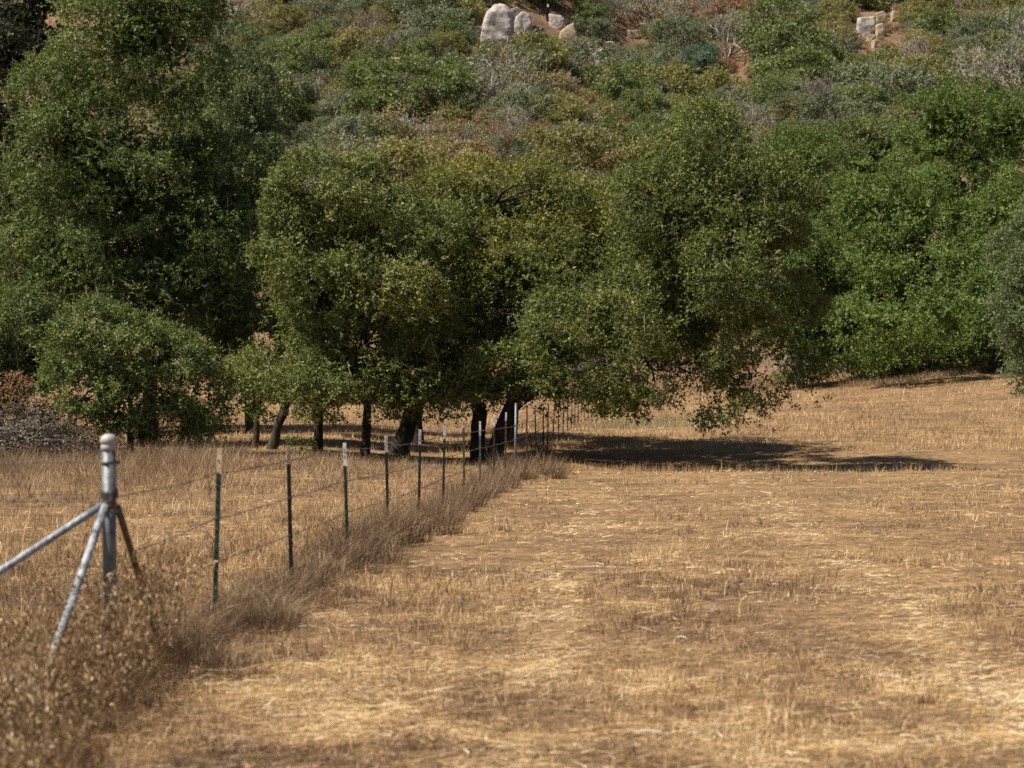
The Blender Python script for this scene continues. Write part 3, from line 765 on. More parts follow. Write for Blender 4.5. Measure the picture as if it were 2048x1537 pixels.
# brush is scattered over the slope; kinds gather in patches
def to_px(x, y, z): return CX + x / y * F, HY - (z - CAMZ) / y * F
cand = []
yy = 112.0
pts = []
N_TRY = 60000
X_ = rng.uniform(-75, 105, N_TRY); Y_ = rng.uniform(112, 300, N_TRY)
Z_ = gz(X_, Y_)
PX_, PY_ = CX + X_ / Y_ * F, HY - (Z_ - CAMZ) / Y_ * F
BARE = [(1205, 90, 60, 8), (1120, 76, 26, 12), (1003, 60, 48, 44), (1752, 62, 50, 44), (1720, 115, 22, 14), (1490, 140, 14, 16), (1100, 45, 16, 22),
        (1194, 116, 18, 14), (932, 132, 16, 12), (788, 126, 16, 12), (1267, 68, 13, 10), (1075, 72, 16, 16)]
cell = {}
count = {}
placed = []
for i in range(N_TRY):
    x, y = X_[i], Y_[i]
    if y < 120 + 6 * (x > 0) : continue
    if not (330 < PX_[i] < 2130 and -60 < PY_[i] < 410): continue
    if PX_[i] > 1560 and PY_[i] > 330: continue
    n1 = float(fbm2(x * .055 + 40, y * .055, 3)); n2 = float(fbm2(x * .05 + 90, y * .05 + 7, 3)); u = rng.random()
    if n1 > .56: kind = 'scrub_oak' if u < .52 else ('sage_bush' if u < .88 else 'olive_bush')
    elif n2 > .55: kind = 'olive_bush' if u < .36 else 'sage_bush' if u < .5 else ('scrub_oak' if u < .65 else 'tan_bush' if u < .9 else 'bare_shrub')
    elif n2 < .48: kind = 'bare_shrub' if u < .6 else ('sage_bush' if u < .75 else 'rusty_bush')
    else: kind = ['scrub_oak', 'olive_bush', 'rusty_bush', 'tan_bush', 'sage_bush', 'bare_shrub', 'bare_shrub', 'olive_bush'][int(u * 8)]
    s = rng.uniform(.85, 1.4) * (rng.choice([.85, 1.15, 1.7], p=[.25, .4, .35]))
    if kind in ('rusty_bush', 'tan_bush'): s *= .9
    rad = {'scrub_oak': 2.2, 'olive_bush': 1.75, 'sage_bush': 1.9, 'rusty_bush': 1.05, 'tan_bush': 1.05, 'bare_shrub': 2.1, }[kind] * s
    # keep a clear view of the rocks and bare patches: brush must not stand on or just in front of them
    hpx = rad * 1.5 / y * F
    if any(abs(PX_[i] - bx) < bw + rad / y * F * .7 and by - bh < PY_[i] < by + bh * .7 + hpx * .6 for bx, by, bw, bh in BARE): 
        if rng.random() < .5 or kind not in ('rusty_bush', 'tan_bush'): continue
        s *= .45; rad *= .45
    if count.get(kind, 0) >= 285: continue
    ok = True
    for (qx, qy, qr) in placed:
        if abs(qx - x) < 6 and (qx - x) ** 2 + (qy - y) ** 2 < ((qr + rad) * .58) ** 2: ok = False; break
    if not ok: continue
    placed.append((x, y, rad)); count[kind] = count.get(kind, 0) + 1
    zx = PX_[i]; zy = PY_[i]
    zone = ('left of the boulders' if zx < 900 else 'round the boulders' if zx < 1290 else 'near the white snag' if zx < 1640 else 'by the right hand outcrop') if zy < 120 else \
           ('above the rounded oak' if zx < 860 else 'above the yellowing oak' if zx < 1230 else 'above the overhanging crown' if zx < 1560 else 'above the right hand oaks')
    size = 'small ' if s < .95 else 'large ' if s > 1.5 else ''
    kk = KINDS[kind]
    put_shrub(kind, x, y, s, size + kk[0].replace('on the hillside', 'on the hillside ' + zone), kk[2])
print('shrubs', count, len(placed))

# singled-out plants on the slope
x, y, g = at(1405, 172); put_shrub('blue_tree', x, y, 1.05, 'blue green round topped tree left of the white snag', None, idx=0)
def snag(px, py, h, label, mat='dead_wood', lean=.1, name='dead_tree'):
    x, y, g = at(px, py)
    o = empty(name, (x, y, g)); tag(o, label, 'tree')
    A, B, W = bare_twigs(h, h * .3, 1, 6, .13)
    A[:, 0] += lean * A[:, 2]; B[:, 0] += lean * B[:, 2]
    tone = {'dead_wood': .62, 'bark': .12}[mat]
    for nm, k in (('trunk', W > .07), ('branches', W <= .07)):
        V = prisms(A[k] - np.array([0, 0, .15]), B[k] - np.array([0, 0, .15]), np.maximum(W[k], .02))
        link(nm, poly_mesh('snag_' + nm, V, 4, M['twig_grey'], np.clip(rng.normal(tone, .12, len(V)), 0, 1)), o)['kind'] = 'stuff'
snag(1487, 150, 6.2, 'bleached white snag standing on the open slope', lean=.14)
snag(1925, 165, 5.0, 'pale leafless snag above the right hand oaks', lean=-.05)
snag(2005, 60, 6.5, 'dark leaning bare tree in the top right corner', 'bark', lean=-.22)
snag(690, 250, 4.5, 'grey bare tree above the rounded oak', lean=-.15)

snag(640, 225, 5.0, 'grey leafless tree above the left end of the rounded oak', 'dead_wood', lean=.2)
snag(735, 170, 6.0, 'dark trunked leafless tree high on the left of the slope', 'bark', lean=.25)
snag(1590, 250, 5.5, 'wide leafless grey tree above the right end of the overhanging crown', 'bark', lean=.3)
snag(1640, 250, 5.0, 'leafless grey tree beside the dark green oak top', 'bark', lean=-.2)
snag(1105, 215, 4.5, 'leafless pale tree above the yellowing oak', 'dead_wood', lean=.15)
snag(870, 245, 4.2, 'small leafless tree above the gap between the oaks', 'bark', lean=-.1)

# utility pole with guy wires, and a white stake
x, y, g = at(1096, 42)
o = empty('utility_pole', (x, y, g)); tag(o, 'dark utility pole rising out of frame behind the boulders', 'utility pole')
b = MB(); b.tube([(0, 0, -.5), (0, 0, 5), (0, 0, 11)], [.20, .18, .15], 10); b.build('shaft', M['pole'], o, True)
b = MB(); b.box((0, -.2, 1.9), (.1, .02, .16)); b.build('marker_plate', M['white'], o)
b = MB(); b.box((0, 0, 10.2), (1.3, .06, .07)); b.build('crossarm', M['pole'], o)
gx, gy, gg = at(990, 96)
b = MB(); b.tube([(0, 0, 9.8), (gx - x, gy - y, gg - g)], [.02, .02], 4); b.build('guy_wire', M['wire'], o)
x, y, g = at(1322, 70)
b = MB(); b.tube([(0, 0, -.2), (0, 0, .9), (.02, 0, 1.5)], [.06, .06, .05], 8); b.lathe((.02, 0, 1.5), [(.05, 0), (.03, .04), (0, .05)], 8)
o = b.build('marker_stake', M['white'], None, True); o.location = (x, y, g); tag(o, 'thin white stake among the brush right of the boulders', 'stake')

# low ground cover of the slope: dry tufts nobody could count
def hill_cover():
    n = 60000
    x = rng.uniform(-70, 100, n); y = 108 + 170 * rng.random(n) ** .8
    k = np.abs(x / y) < .36
    x, y = x[k], y[k]; n = len(x)
    z = gz(x, y)
    dens = fbm2(x * .09, y * .09, 3)
    a = np.stack([x, y, z], -1)
    h = rng.uniform(.15, .55, n)
    e = a + np.stack([rng.normal(0, .18, n), rng.normal(0, .18, n), h], -1)
    t = nrm(e - a); s = nrm(np.cross(t, rnd_dirs(n))) * rng.uniform(.03, .09, n)[:, None]
    V = np.stack([a - s, a + s, e], 1)
    o = link('dry_ground_cover', poly_mesh('dry_ground_cover', V, 3, M['scrub_red'], np.clip(rng.normal(.55, .2, n) + (dens - .5), 0, 1)))
    tag(o, 'low dry reddish tufts covering the hillside soil', 'ground cover', kind='stuff')
hill_cover()

# ------------------------------------------------------------------ the fence
FX0, FS = -3.33, .0779
def fence_x(d): return FX0 + FS * d
def tpost(base, top, body, tip, tip_len, label, k, group='fence posts in a row', studs=True):
    base = Vector(base); top = Vector(top); h = (top - base).length
    ax = (top - base).normalized()
    o = empty('fence_post', base)
    q = Vector((0, 0, 1)).rotation_difference(ax)
    o.rotation_mode = 'QUATERNION'; o.rotation_quaternion = q @ Matrix.Rotation(rng.uniform(-.25, .25) + .12, 3, 'Z').to_quaternion()
    tag(o, label, 'fence post', group)
    def tee(b, z0, z1, grow=0):
        g = grow
        b.box((0, -.012, (z0 + z1) / 2), (.0185 + g, .0035 + g, (z1 - z0) / 2))
        b.box((0, .0085, (z0 + z1) / 2 - .0005), (.0035 + g, .017 + g, (z1 - z0) / 2 - .0005))
    b = MB(); tee(b, -.35, h - tip_len); b.build('shaft', body, o)
    b = MB(); tee(b, h - tip_len, h, .0004); b.build('painted_tip', tip, o)
    if studs:
        sb = MB(); st = MB(); z = h - .03
        while z > .12:
            (st if z > h - tip_len else sb).box((-.014 if int(z * 100) % 2 else .014, -.0190, z), (.0055, .0035, .009)); z -= .054
        sb.build('studs', body, o)['kind'] = 'stuff'
        if st.v: st.build('tip_studs', tip, o)['kind'] = 'stuff'
    for zc in (1.2, .86, .52):
        if zc < h - .05:
            c = MB(); c.tube([(-.022, .004, zc - .006), (-.022, -.02, zc), (0, -.024, zc + .004), (.022, -.02, zc + .004), (.022, .004, zc - .004)], .0022, 4)
            c.build('wire_clip', M['galv'], o)
    return o

ordn = ['first', 'second', 'third', 'fourth', 'fifth', 'sixth', 'seventh', 'eighth', 'ninth', 'tenth', 'eleventh', 'twelfth', 'thirteenth', 'fourteenth', 'fifteenth']
# px of the post, py of its top, body, tip, tip length px, label
POSTS = [
 (440, 897, 'post_green', 'tip_tan', 50, 'nearest T-post with a tan painted top, leaning slightly right', 430),
 (576, 891, 'post_dark', 'tip_tan', 38, 'second nearest T-post, dark with a dull tan top', 583),
 (689, 886, 'post_green', 'tip_white', 46, 'dark green T-post with the widest white tip, third from the pipe post', 696),
 (772, 871, 'post_dark', 'tip_white', 34, 'white tipped T-post, fourth from the pipe post', 776),
 (840, 859, 'post_dark', 'tip_white', 31, 'white tipped T-post, fifth from the pipe post', 837),
 (889, 852, 'post_dark', 'tip_white', 27, 'white tipped T-post, sixth from the pipe post', 886),
 (927, 843, 'post_olive', 'tip_tan', 14, 'olive yellow T-post with a thin pale tip, seventh in the row', 928),
 (960, 843, 'post_grey', 'tip_white', 29, 'grey T-post with a white tip, eighth in the row', 960),
 (988, 829, 'post_dark', 'tip_white', 26, 'white tipped T-post in front of the leaning trunk, ninth in the row', 988),
 (1012, 825, 'post_brown', 'tip_white', 17, 'brown T-post with a short white tip left of the galvanized post', 1010),
 (1032, 808, None, None, 0, '', 1030),
 (1053.5, 814, 'post_brown', 'post_brown', 12, 'rusty brown T-post just right of the galvanized post', 1053),
 (1070, 816, 'post_grey', 'tip_white', 17, 'grey T-post with a white tip behind the tall weed clump', 1073),
 (1086, 816, 'post_dark', 'post_dark', 10, 'dark T-post at the right of the tall weed clump', 1087),
 (1096.5, 807, 'post_dark', 'post_dark', 10, 'dark T-post standing upright just left of the leaning one', 1095),
 (1109, 811, 'post_dark', 'post_dark', 10, 'dark T-post leaning right at the edge of the tree shadow', 1105),
]
x, y = 0, 0
FENCE_PTS = []
for i, (px, py, bd, tp, tl, lab, pb) in enumerate(POSTS):
    d = -FX0 * F / (CX + FS * F - px)
    base = on(pb, d); top = P(px, py, d)
    FENCE_PTS.append((base, top))
    if bd is None:
        o = empty('pipe_post', base); tag(o, 'taller round galvanized pipe post halfway along the fence', 'fence post', 'fence posts in a row')
        b = MB(); h = top[2] - base[2]; b.tube([(0, 0, -.3), (top[0] - base[0], 0, h)], .033, 12); b.build('shaft', M['galv'], o, True)
        b = MB(); b.lathe((top[0] - base[0], 0, h), [(.036, -.03), (.036, .004), (.02, .016), (0, .018)], 12); b.build('cap', M['galv'], o, True)
        for zc in (1.2, .86, .52):
            b = MB(); b.lathe((0.002, 0, zc), [(.034, -.006), (.039, -.003), (.039, .003), (.034, .006)], 12); b.build('wire_tie', M['wire'], o)
        continue
    tpost(base, top, M[bd], M[tp], tl / F * d, lab, i)
FAR = [(1117, 804), (1126, 799), (1134.5, 795), (1143, 797), (1149.5, 797), (1156, 795), (1162, 794), (1169, 791), (1177, 790), (1183, 790), (1189, 789), (1194, 789)]
for px, py in FAR:
    d = -FX0 * F / (CX + FS * F - px)
    base = on(px, d)
    z1 = base[2] + rng.uniform(1.33, 1.46)
    FENCE_PTS.append((base, np.array((base[0] + rng.uniform(-.03, .03), d, z1))))
    far_dark = px < 1160
    tpost(base, FENCE_PTS[-1][1], M['post_dark' if far_dark else 'post_brown'], M['post_dark' if far_dark else 'post_brown'], .1,
          'slim dark post in the close-packed far run beside the tree shadow' if far_dark else 'thin brownish post at the far end of the fence past the shadow',
          0, 'dark posts of the far fence run' if far_dark else 'brownish posts at the far fence end', studs=False)

# corner pipe post with its braces
PD = 10.9
pb = np.array(on(222, PD)); pt = P(217.5, 874, PD)
o = empty('corner_post', pb); tag(o, 'stout galvanized pipe corner post with domed cap and three braces', 'fence post')
def rel(p): return np.array(p) - pb
H = pt[2] - pb[2]; sx = pt[0] - pb[0]
def axp(z): return np.array((sx * z / H, 0, z))
b = MB(); b.tube([axp(-.4), axp(.4), axp(.8), axp(H - .07)], .0425, 24); b.build('pipe', M['galv'], o, True)
ct = axp(H)
b = MB(); b.lathe(ct, [(.0435, -.085), (.0475, -.083), (.0475, -.052), (.0435, -.048), (.0445, -.042), (.052, -.036), (.052, -.018), (.046, -.003), (.033, .010), (.016, .017), (0, .019)], 24)
b.build('cap', M['cap'], o, True)
def zat(py): return CAMZ + (HY - py) / F * PD - pb[2]
b = MB(); b.lathe(axp(zat(925)), [(.043, -.012), (.049, -.010), (.049, .010), (.043, .012)], 24); b.box(axp(zat(925)) + np.array((.058, 0, 0)), (.012, .006, .009)); b.build('band', M['galv'], o, True)
b = MB()
pts = []
for k in range(120):
    a = k * .42; zz = zat(1000) + .062 * k / 120 + .010 * math.sin(k * .9)
    pts.append(axp(zz) + np.array((math.cos(a) * (.0485 + .006 * math.sin(k * 1.7)), math.sin(a) * .0485, .012 * math.sin(a + .5))))
b.tube(pts, .0036, 5); b.build('wire_wrap', M['wire'], o)
b = MB(); b.lathe(axp(zat(1012)), [(.043, -.028), (.0475, -.024), (.0475, .024), (.043, .028)], 20); b.build('rusty_collar', M['rust'], o, True)
b = MB(); b.lathe(axp(zat(1022)), [(.043, -.010), (.0555, -.008), (.0555, .008), (.043, .010)], 20); b.build('clamp', M['galv'], o, True)
zc = zat(1012)
def brace(p0, p1, r, mat, n=10, ext=1.0):
    p0 = np.array(p0); p1 = np.array(p1); p1 = p0 + (p1 - p0) * ext
    b = MB(); b.tube([p0 * (1 - t) + p1 * t for t in np.linspace(0, 1, 10)], r, 12, wob=.05, wobf=20); b.build('brace', M[mat], o, True)
brace(axp(zc) + np.array((-.045, -.02, .0)), rel(P(5, 1140, 10.6)), .0235, 'galv_flaky', ext=2.6)
brace(axp(zc) + np.array((-.012, -.055, .0)), rel(P(95, 1345, 9.85)), .0245, 'galv_flaky', ext=1.32)
brace(axp(zc - .01) + np.array((.045, .03, 0)), rel((fence_x(12.25), 12.25, float(gz(-2.4, 12.25)) - .1)), .022, 'rust_pipe')
b = MB(); b.box(axp(zc) + np.array((-.075, -.02, .004)), (.035, .008, .008)); b.build('brace_bolt', M['galv'], o)

# barbed wire strands
def strand(pts, label, r=.0025, barbs=True, group=None, seg=.34):
    o = empty('barbed_wire', tuple(pts[0])); tag(o, label, 'wire', group)
    p0 = np.array(pts[0]); b = MB(); bb = MB(); path = []
    for i in range(len(pts) - 1):
        a = np.array(pts[i]) - p0; c = np.array(pts[i + 1]) - p0; Ls = np.linalg.norm(c - a); n = max(3, int(Ls / seg))
        sag = rng.uniform(.004, .016) * Ls / 3
        for k in range(n):
            t = k / n; q = a * (1 - t) + c * t; q[2] -= sag * 4 * t * (1 - t); path.append(q + rng.normal(0, .003, 3))
    path.append(np.array(pts[-1]) - p0)
    b.tube(path, r, 4); b.build('line_wire', M['wire'], o)
    if barbs:
        for i in range(1, len(path) - 1):
            for u in (0, .36, .7):
                q = path[i] * (1 - u) + path[i + 1] * u
                for s in range(2):
                    v = rnd_dirs(1)[0] * .018
                    bb.tube([q - v, q + v], .0022, 3, cap=False)
        bb.build('barbs', M['wire'], o)['kind'] = 'stuff'
names = ['top', 'middle', 'lowest']
for nm, zc_ in zip(names, (1.205, .86, .52)):
    pts = [np.array(pb) + axp({1.205: zat(995), .86: .80, .52: .5}[zc_]) + np.array((.045, .02, 0))]
    for base, top in FENCE_PTS:
        base = np.array(base); top = np.array(top); h = top[2] - base[2]
        t = min(zc_ / h, .96)
        pts.append(base * (1 - t) + top * t + np.array((0, -.02, 0)))
    strand(pts, f'{nm} strand of barbed wire along the row of T-posts', group=None)
for nm, z_ in (('uppermost', zat(925)), ('second', zat(1003)), ('lower', .52)):
    a = pb + axp(z_) + np.array((-.046, 0, 0))
    pts = [a, np.array((a[0] - 1.8, PD - .05, a[2] + rng.uniform(-.01, .02))), np.array((a[0] - 4.5, PD - .1, a[2]))]
    strand(pts, f'{nm} wire running left from the pipe corner post', r=.0035, barbs=nm != 'lower', seg=.2)
# woven mesh left of the corner post
b = MB()
for z_ in np.arange(.12, 1.1, .155):
    b.tube([pb + np.array((-.04, .0, z_)), pb + np.array((-1.5, -.02, z_ + .01)), pb + np.array((-4, -.05, z_))], .0016, 3, cap=False)
for k in range(26):
    xk = -.15 - k * .155
    b.tube([pb + np.array((xk, -.01, .1)), pb + np.array((xk + .01, -.02, .6)), pb + np.array((xk, -.01, 1.06))], .0014, 3, cap=False)
o = b.build('wire_mesh', M['wire']); tag(o, 'thin woven wire mesh left of the pipe corner post', 'fence')

# ------------------------------------------------------------------ dry grass
TRACK = [(-.60, .066, .40), (2.2, .074, .42)]
def track_amt(x, y):
    t = np.zeros_like(x)
    for a, s, wd in TRACK:
        t = np.maximum(t, np.exp(-((x - (a + s * y) - .35 * (vn2(y * .35, np.full_like(y, a * 3.1)) - .5)) / wd) ** 2))
    return t * ss(.16, .42, fbm2(x * .9 + 4, y * .40, 3))

def screen_scatter(n, d0, d1, left, right, pw=1.0):
    """ground points, denser near the viewer so that far ones are not wasted"""
    u = rng.random(n)
    d = 1 / ((1 / d0) * (1 - u) + (1 / d1) * u)
    x = d * (left + (right - left) * rng.random(n))
    return x, d

def blades(x, y, z, h, lean, az, w, tint, bend=.4):
    """two-part blade: a quad and a tip triangle given as two polygons' worth of vertices"""
    dirv = np.stack([np.cos(az), np.sin(az), np.zeros_like(az)], -1)
    base = np.stack([x, y, z], -1)
    mid = base + dirv * (h * np.sin(lean) * .5)[:, None] + np.array([0, 0, 1.]) * (h * np.cos(lean) * .55)[:, None]
    l2 = np.minimum(lean + bend, 1.75)
    tip = mid + dirv * (h * np.sin(l2) * .5)[:, None] + np.array([0, 0, 1.]) * (h * np.cos(l2) * .45)[:, None]
    sa = rng.uniform(0, 6.28, len(x))
    s = np.stack([np.cos(sa), np.sin(sa), rng.normal(0, .3, len(x))], -1) * w[:, None]
    return np.stack([base - s, base + s, mid + s * .8, mid - s * .8], 1), np.stack([mid - s * .8, mid + s * .8, tip], 1)

def tri_mesh(name, quads, tris, tq, tt, mat):
    V = np.concatenate([tris] + ([quads[:, [0, 1, 2]], quads[:, [0, 2, 3]]] if len(quads) else []))
    T = np.concatenate([tt] + ([tq, tq] if len(quads) else []))
    return poly_mesh(name, V, 3, mat, T)

def straw_tone(x, y):
    tr = track_amt(x, y)
    big = fbm2(x * .22 + 31, y * .18, 3); small = fbm2(x * 1.1, y * .8 + 50, 3)
    streak = ss(.50, .68, fbm2(x * .55 + 13, y * 1.9 + 77, 3))          # matted darker swaths lying across
    gold = ss(.55, .72, fbm2(x * .7 + 57, y * .6 + 21, 3))
    return np.clip(.37 + .45 * (big - .5) + .8 * (small - .5) + .5 * (vn2(x * 4.3, y * 3.1) - .5) - .26 * streak + .16 * gold, .03, .8), tr

def field_grass():
    # lying straw, mostly swept across the field, matted in patches
    n = 135000
    x, y = screen_scatter(n, 7.2, 62, -.33, .33)
    tone, tr = straw_tone(x, y)
    mat_ = ss(.38, .66, fbm2(x * 1.6 + 70, y * .9 + 20, 3))
    keep = rng.random(n) < .42 + .58 * np.maximum(mat_, tr)
    x, y, tone, tr, mat_ = (q_[keep] for q_ in (x, y, tone, tr, mat_)); n = len(x)
    z = gz(x, y)
    L = rng.gamma(2.0, .042, n) + .025
    az = rng.normal(-.08, .55, n) + 1.0 * (fbm2(x * .8, y * .8 + 9, 2) - .5) + np.where(rng.random(n) < .30, rng.uniform(0, 3.14, n), 0)
    el = np.abs(rng.normal(0, .14, n))
    w_ = np.maximum(.0022, y * .00016) * rng.uniform(.4, 1.9, n)
    c = np.stack([x, y, z + .004 + rng.exponential(.012, n) + .02 * mat_], -1)
    dv = np.stack([np.cos(az) * np.cos(el), np.sin(az) * np.cos(el), np.sin(el)], -1)
    s = np.stack([-np.sin(az), np.cos(az), rng.normal(0, .5, n)], -1); s = nrm(s) * w_[:, None]
    q = np.stack([c - dv * L[:, None] * .5 - s, c - dv * L[:, None] * .5 + s, c + dv * L[:, None] * .5], 1)
    tl = np.clip(tone + .50 * tr + rng.normal(0, .24, n), 0, .93); tl = np.where(rng.random(n) < .05, rng.uniform(.9, 1, n), tl)
    # standing stubble in small tufts, thinner on the tracks
    nt_ = 38000; per = 7
    tx, ty = screen_scatter(nt_, 7.2, 64, -.33, .33)
    tone, tr = straw_tone(tx, ty)
    dens = ss(.30, .60, fbm2(tx * .75 + 11, ty * .55 + 3, 3))
    keep = (rng.random(nt_) > tr * .9) & (rng.random(nt_) < .30 + .70 * dens)
    tx, ty, tone, dens = tx[keep], ty[keep], tone[keep], dens[keep]; nt_ = len(tx)
    tsz = rng.gamma(5, .2, nt_) * (.55 + .6 * dens) * np.clip(ty / 16, .62, 1); ttn = rng.normal(0, .13, nt_)
    k = np.repeat(np.arange(nt_), per); n = len(k)
    sp = np.maximum(.022, ty[k] * .0012)
    x = tx[k] + rng.normal(0, 1, n) * sp; y = ty[k] + rng.normal(0, 1, n) * sp
    z = gz(x, y); left = x < fence_x(y) - .1
    h = rng.uniform(.03, .10, n) * tsz[k]
    h = np.where(left, h * 1.9 + .04, h)
    lean = np.abs(rng.normal(.1, .40, n)); az = np.arctan2(y - ty[k], x - tx[k]) + rng.normal(0, .8, n)
    w_ = np.maximum(.0021, y * .00016) * rng.uniform(.5, 1.6, n)
    tint = np.clip(tone[k] + ttn[k] + .02 + rng.normal(0, .21, n) - .02 * left, 0, .95); tint = np.where(rng.random(n) < .03, rng.uniform(.88, 1, n), tint)
    Q, T = blades(x, y, z - .01, h, lean, az, w_, tint)
    far_ = y > 20                      # far blades: one sliver each
    nr = ~far_
    one = np.stack([Q[far_, 0], Q[far_, 1], T[far_, 2]], 1)
    V = np.concatenate([q, one, T[nr], Q[nr][:, [0, 1, 2]], Q[nr][:, [0, 2, 3]]])
    TT = np.concatenate([tl, tint[far_], tint[nr], tint[nr], tint[nr]])
    o = link('dry_grass', poly_mesh('dry_grass', V, 3, M['straw'], TT))
    tag(o, 'mown dry grass stubble and flattened straw over the field', 'grass', kind='stuff')
    print('field tris', len(V))
field_grass()

def far_grass():
    n = 60000
    x, y = screen_scatter(n, 58, 135, -.34, .36)
    z = gz(x, y)
    tone, tr = straw_tone(x * .6, y * .6)
    tone = tone + .5 * (fbm2(x * .13 + 5, y * .3, 3) - .5)
    edge = ss(-1, 1, (fbm2(x * .2, y * .2, 2) - .35) * 6)
    h = rng.gamma(4, .035, n) * (.5 + edge * .6)
    h = np.where(y > 108, h * 1.8, h)
    w_ = y * .00014 * rng.uniform(.7, 1.5, n)
    tint = np.clip(tone + .08 + rng.normal(0, .15, n), 0, .95)
    a = np.stack([x, y, z - .01], -1); e = a + np.stack([rng.normal(0, .4, n) * h, rng.normal(0, .4, n) * h, h], -1)
    s = np.stack([np.ones(n), rng.normal(0, .6, n), np.zeros(n)], -1); s = nrm(s) * w_[:, None]
    V = np.stack([a - s, a + s, e], 1)
    o = link('far_dry_grass', poly_mesh('far_dry_grass', V, 3, M['straw'], tint))
    tag(o, 'thin dry grass over the far rising part of the field', 'grass', kind='stuff')
far_grass()

def clump_blades(n, cx, cy, ch, spread, mat_name, name, label, w0, tb=0.0, lean0=.25, bend=.5, cat='grass', wl=.00012, ctint=.35):
    """blades gathered round clump centres"""
    k = rng.integers(0, len(cx), n)
    x = cx[k] + rng.normal(0, 1, n) * spread; y = cy[k] + rng.normal(0, 1, n) * spread
    z = gz(x, y)
    rr = np.hypot(x - cx[k], y - cy[k]) / spread
    h = ch[k] * rng.uniform(.35, 1.1, n) * np.clip(1.15 - .22 * rr, .35, 1.2)
    lean = np.abs(rng.normal(lean0, .22, n)); az = np.arctan2(y - cy[k], x - cx[k]) + rng.normal(0, .9, n)
    w_ = np.maximum(w0, y * wl) * rng.uniform(.6, 1.5, n)
    tint = np.clip(.42 + tb + rng.normal(0, .2, n) + (rng.random(len(cx)) - .5)[k] * ctint, 0, 1)
    Q, T = blades(x, y, z - .02, h, lean, az, w_, tint, bend)
    # seed flecks near the tips
    m = n
    j = rng.integers(0, n, m); u = rng.uniform(.2, 1, m)[:, None]
    base = (T[j, 0] + T[j, 1]) / 2 * (1 - u) + T[j, 2] * u + rng.normal(0, .012, (m, 3))
    dv = nrm(rng.normal(0, 1, (m, 3)) + np.array([0, 0, -.5])); s = nrm(np.cross(dv, rnd_dirs(m)))
    l_ = (np.maximum(.007, y[j] * .00028) * rng.uniform(.6, 1.5, m))[:, None]
    S = np.stack([base - dv * l_, base + s * l_ * .45, base + dv * l_], 1)
    far_ = y > 24; nr = ~far_
    one = np.stack([Q[far_, 0], Q[far_, 1], T[far_, 2]], 1)
    S = S[::2]; j = j[::2]          # keep half of the flecks
    V = np.concatenate([one, T[nr], Q[nr][:, [0, 1, 2]], Q[nr][:, [0, 2, 3]], S])
    TT = np.concatenate([tint[far_], tint[nr], tint[nr], tint[nr], np.clip(tint[j] + .12, 0, 1)])
    o = link(name, poly_mesh(name, V, 3, M[mat_name], TT)); tag(o, label, cat, kind='stuff')
    print(name, len(V))

# weeds hugging the right side of the fence
def fence_weeds():
    n = 250
    d = 1 / (1 / 11.6 + (1 / 56 - 1 / 11.6) * rng.random(n))
    off = rng.gamma(2.0, .12, n) - .14
    off = np.minimum(off, .70)
    cx = fence_x(d) + off * np.where(d < 30, 1.15, 1.0)
    thick = .55 + .75 * vn2(d * .45, np.full(n, 3.3))
    ch = .60 * thick * np.clip(1.1 - off * .45, .4, 1.1) * rng.uniform(.45, 1.4, n)
    ch = ch * (.62 + .38 * ss(15, 24, d))
    # the tall clump just before the tree shadow
    big = (d > 40) & (d < 51); ch = np.where(big, .78 * rng.uniform(.7, 1.1, n), ch); cx = np.where(big, fence_x(d) + rng.normal(.25, .35, n), cx)
    clump_blades(46000, cx, d, ch, .11, 'weed', 'fence_weeds', 'brown dry weeds grown thick along the foot of the fence', .0017, tb=.02, lean0=.30, bend=.7, cat='weeds', ctint=.8)
fence_weeds()

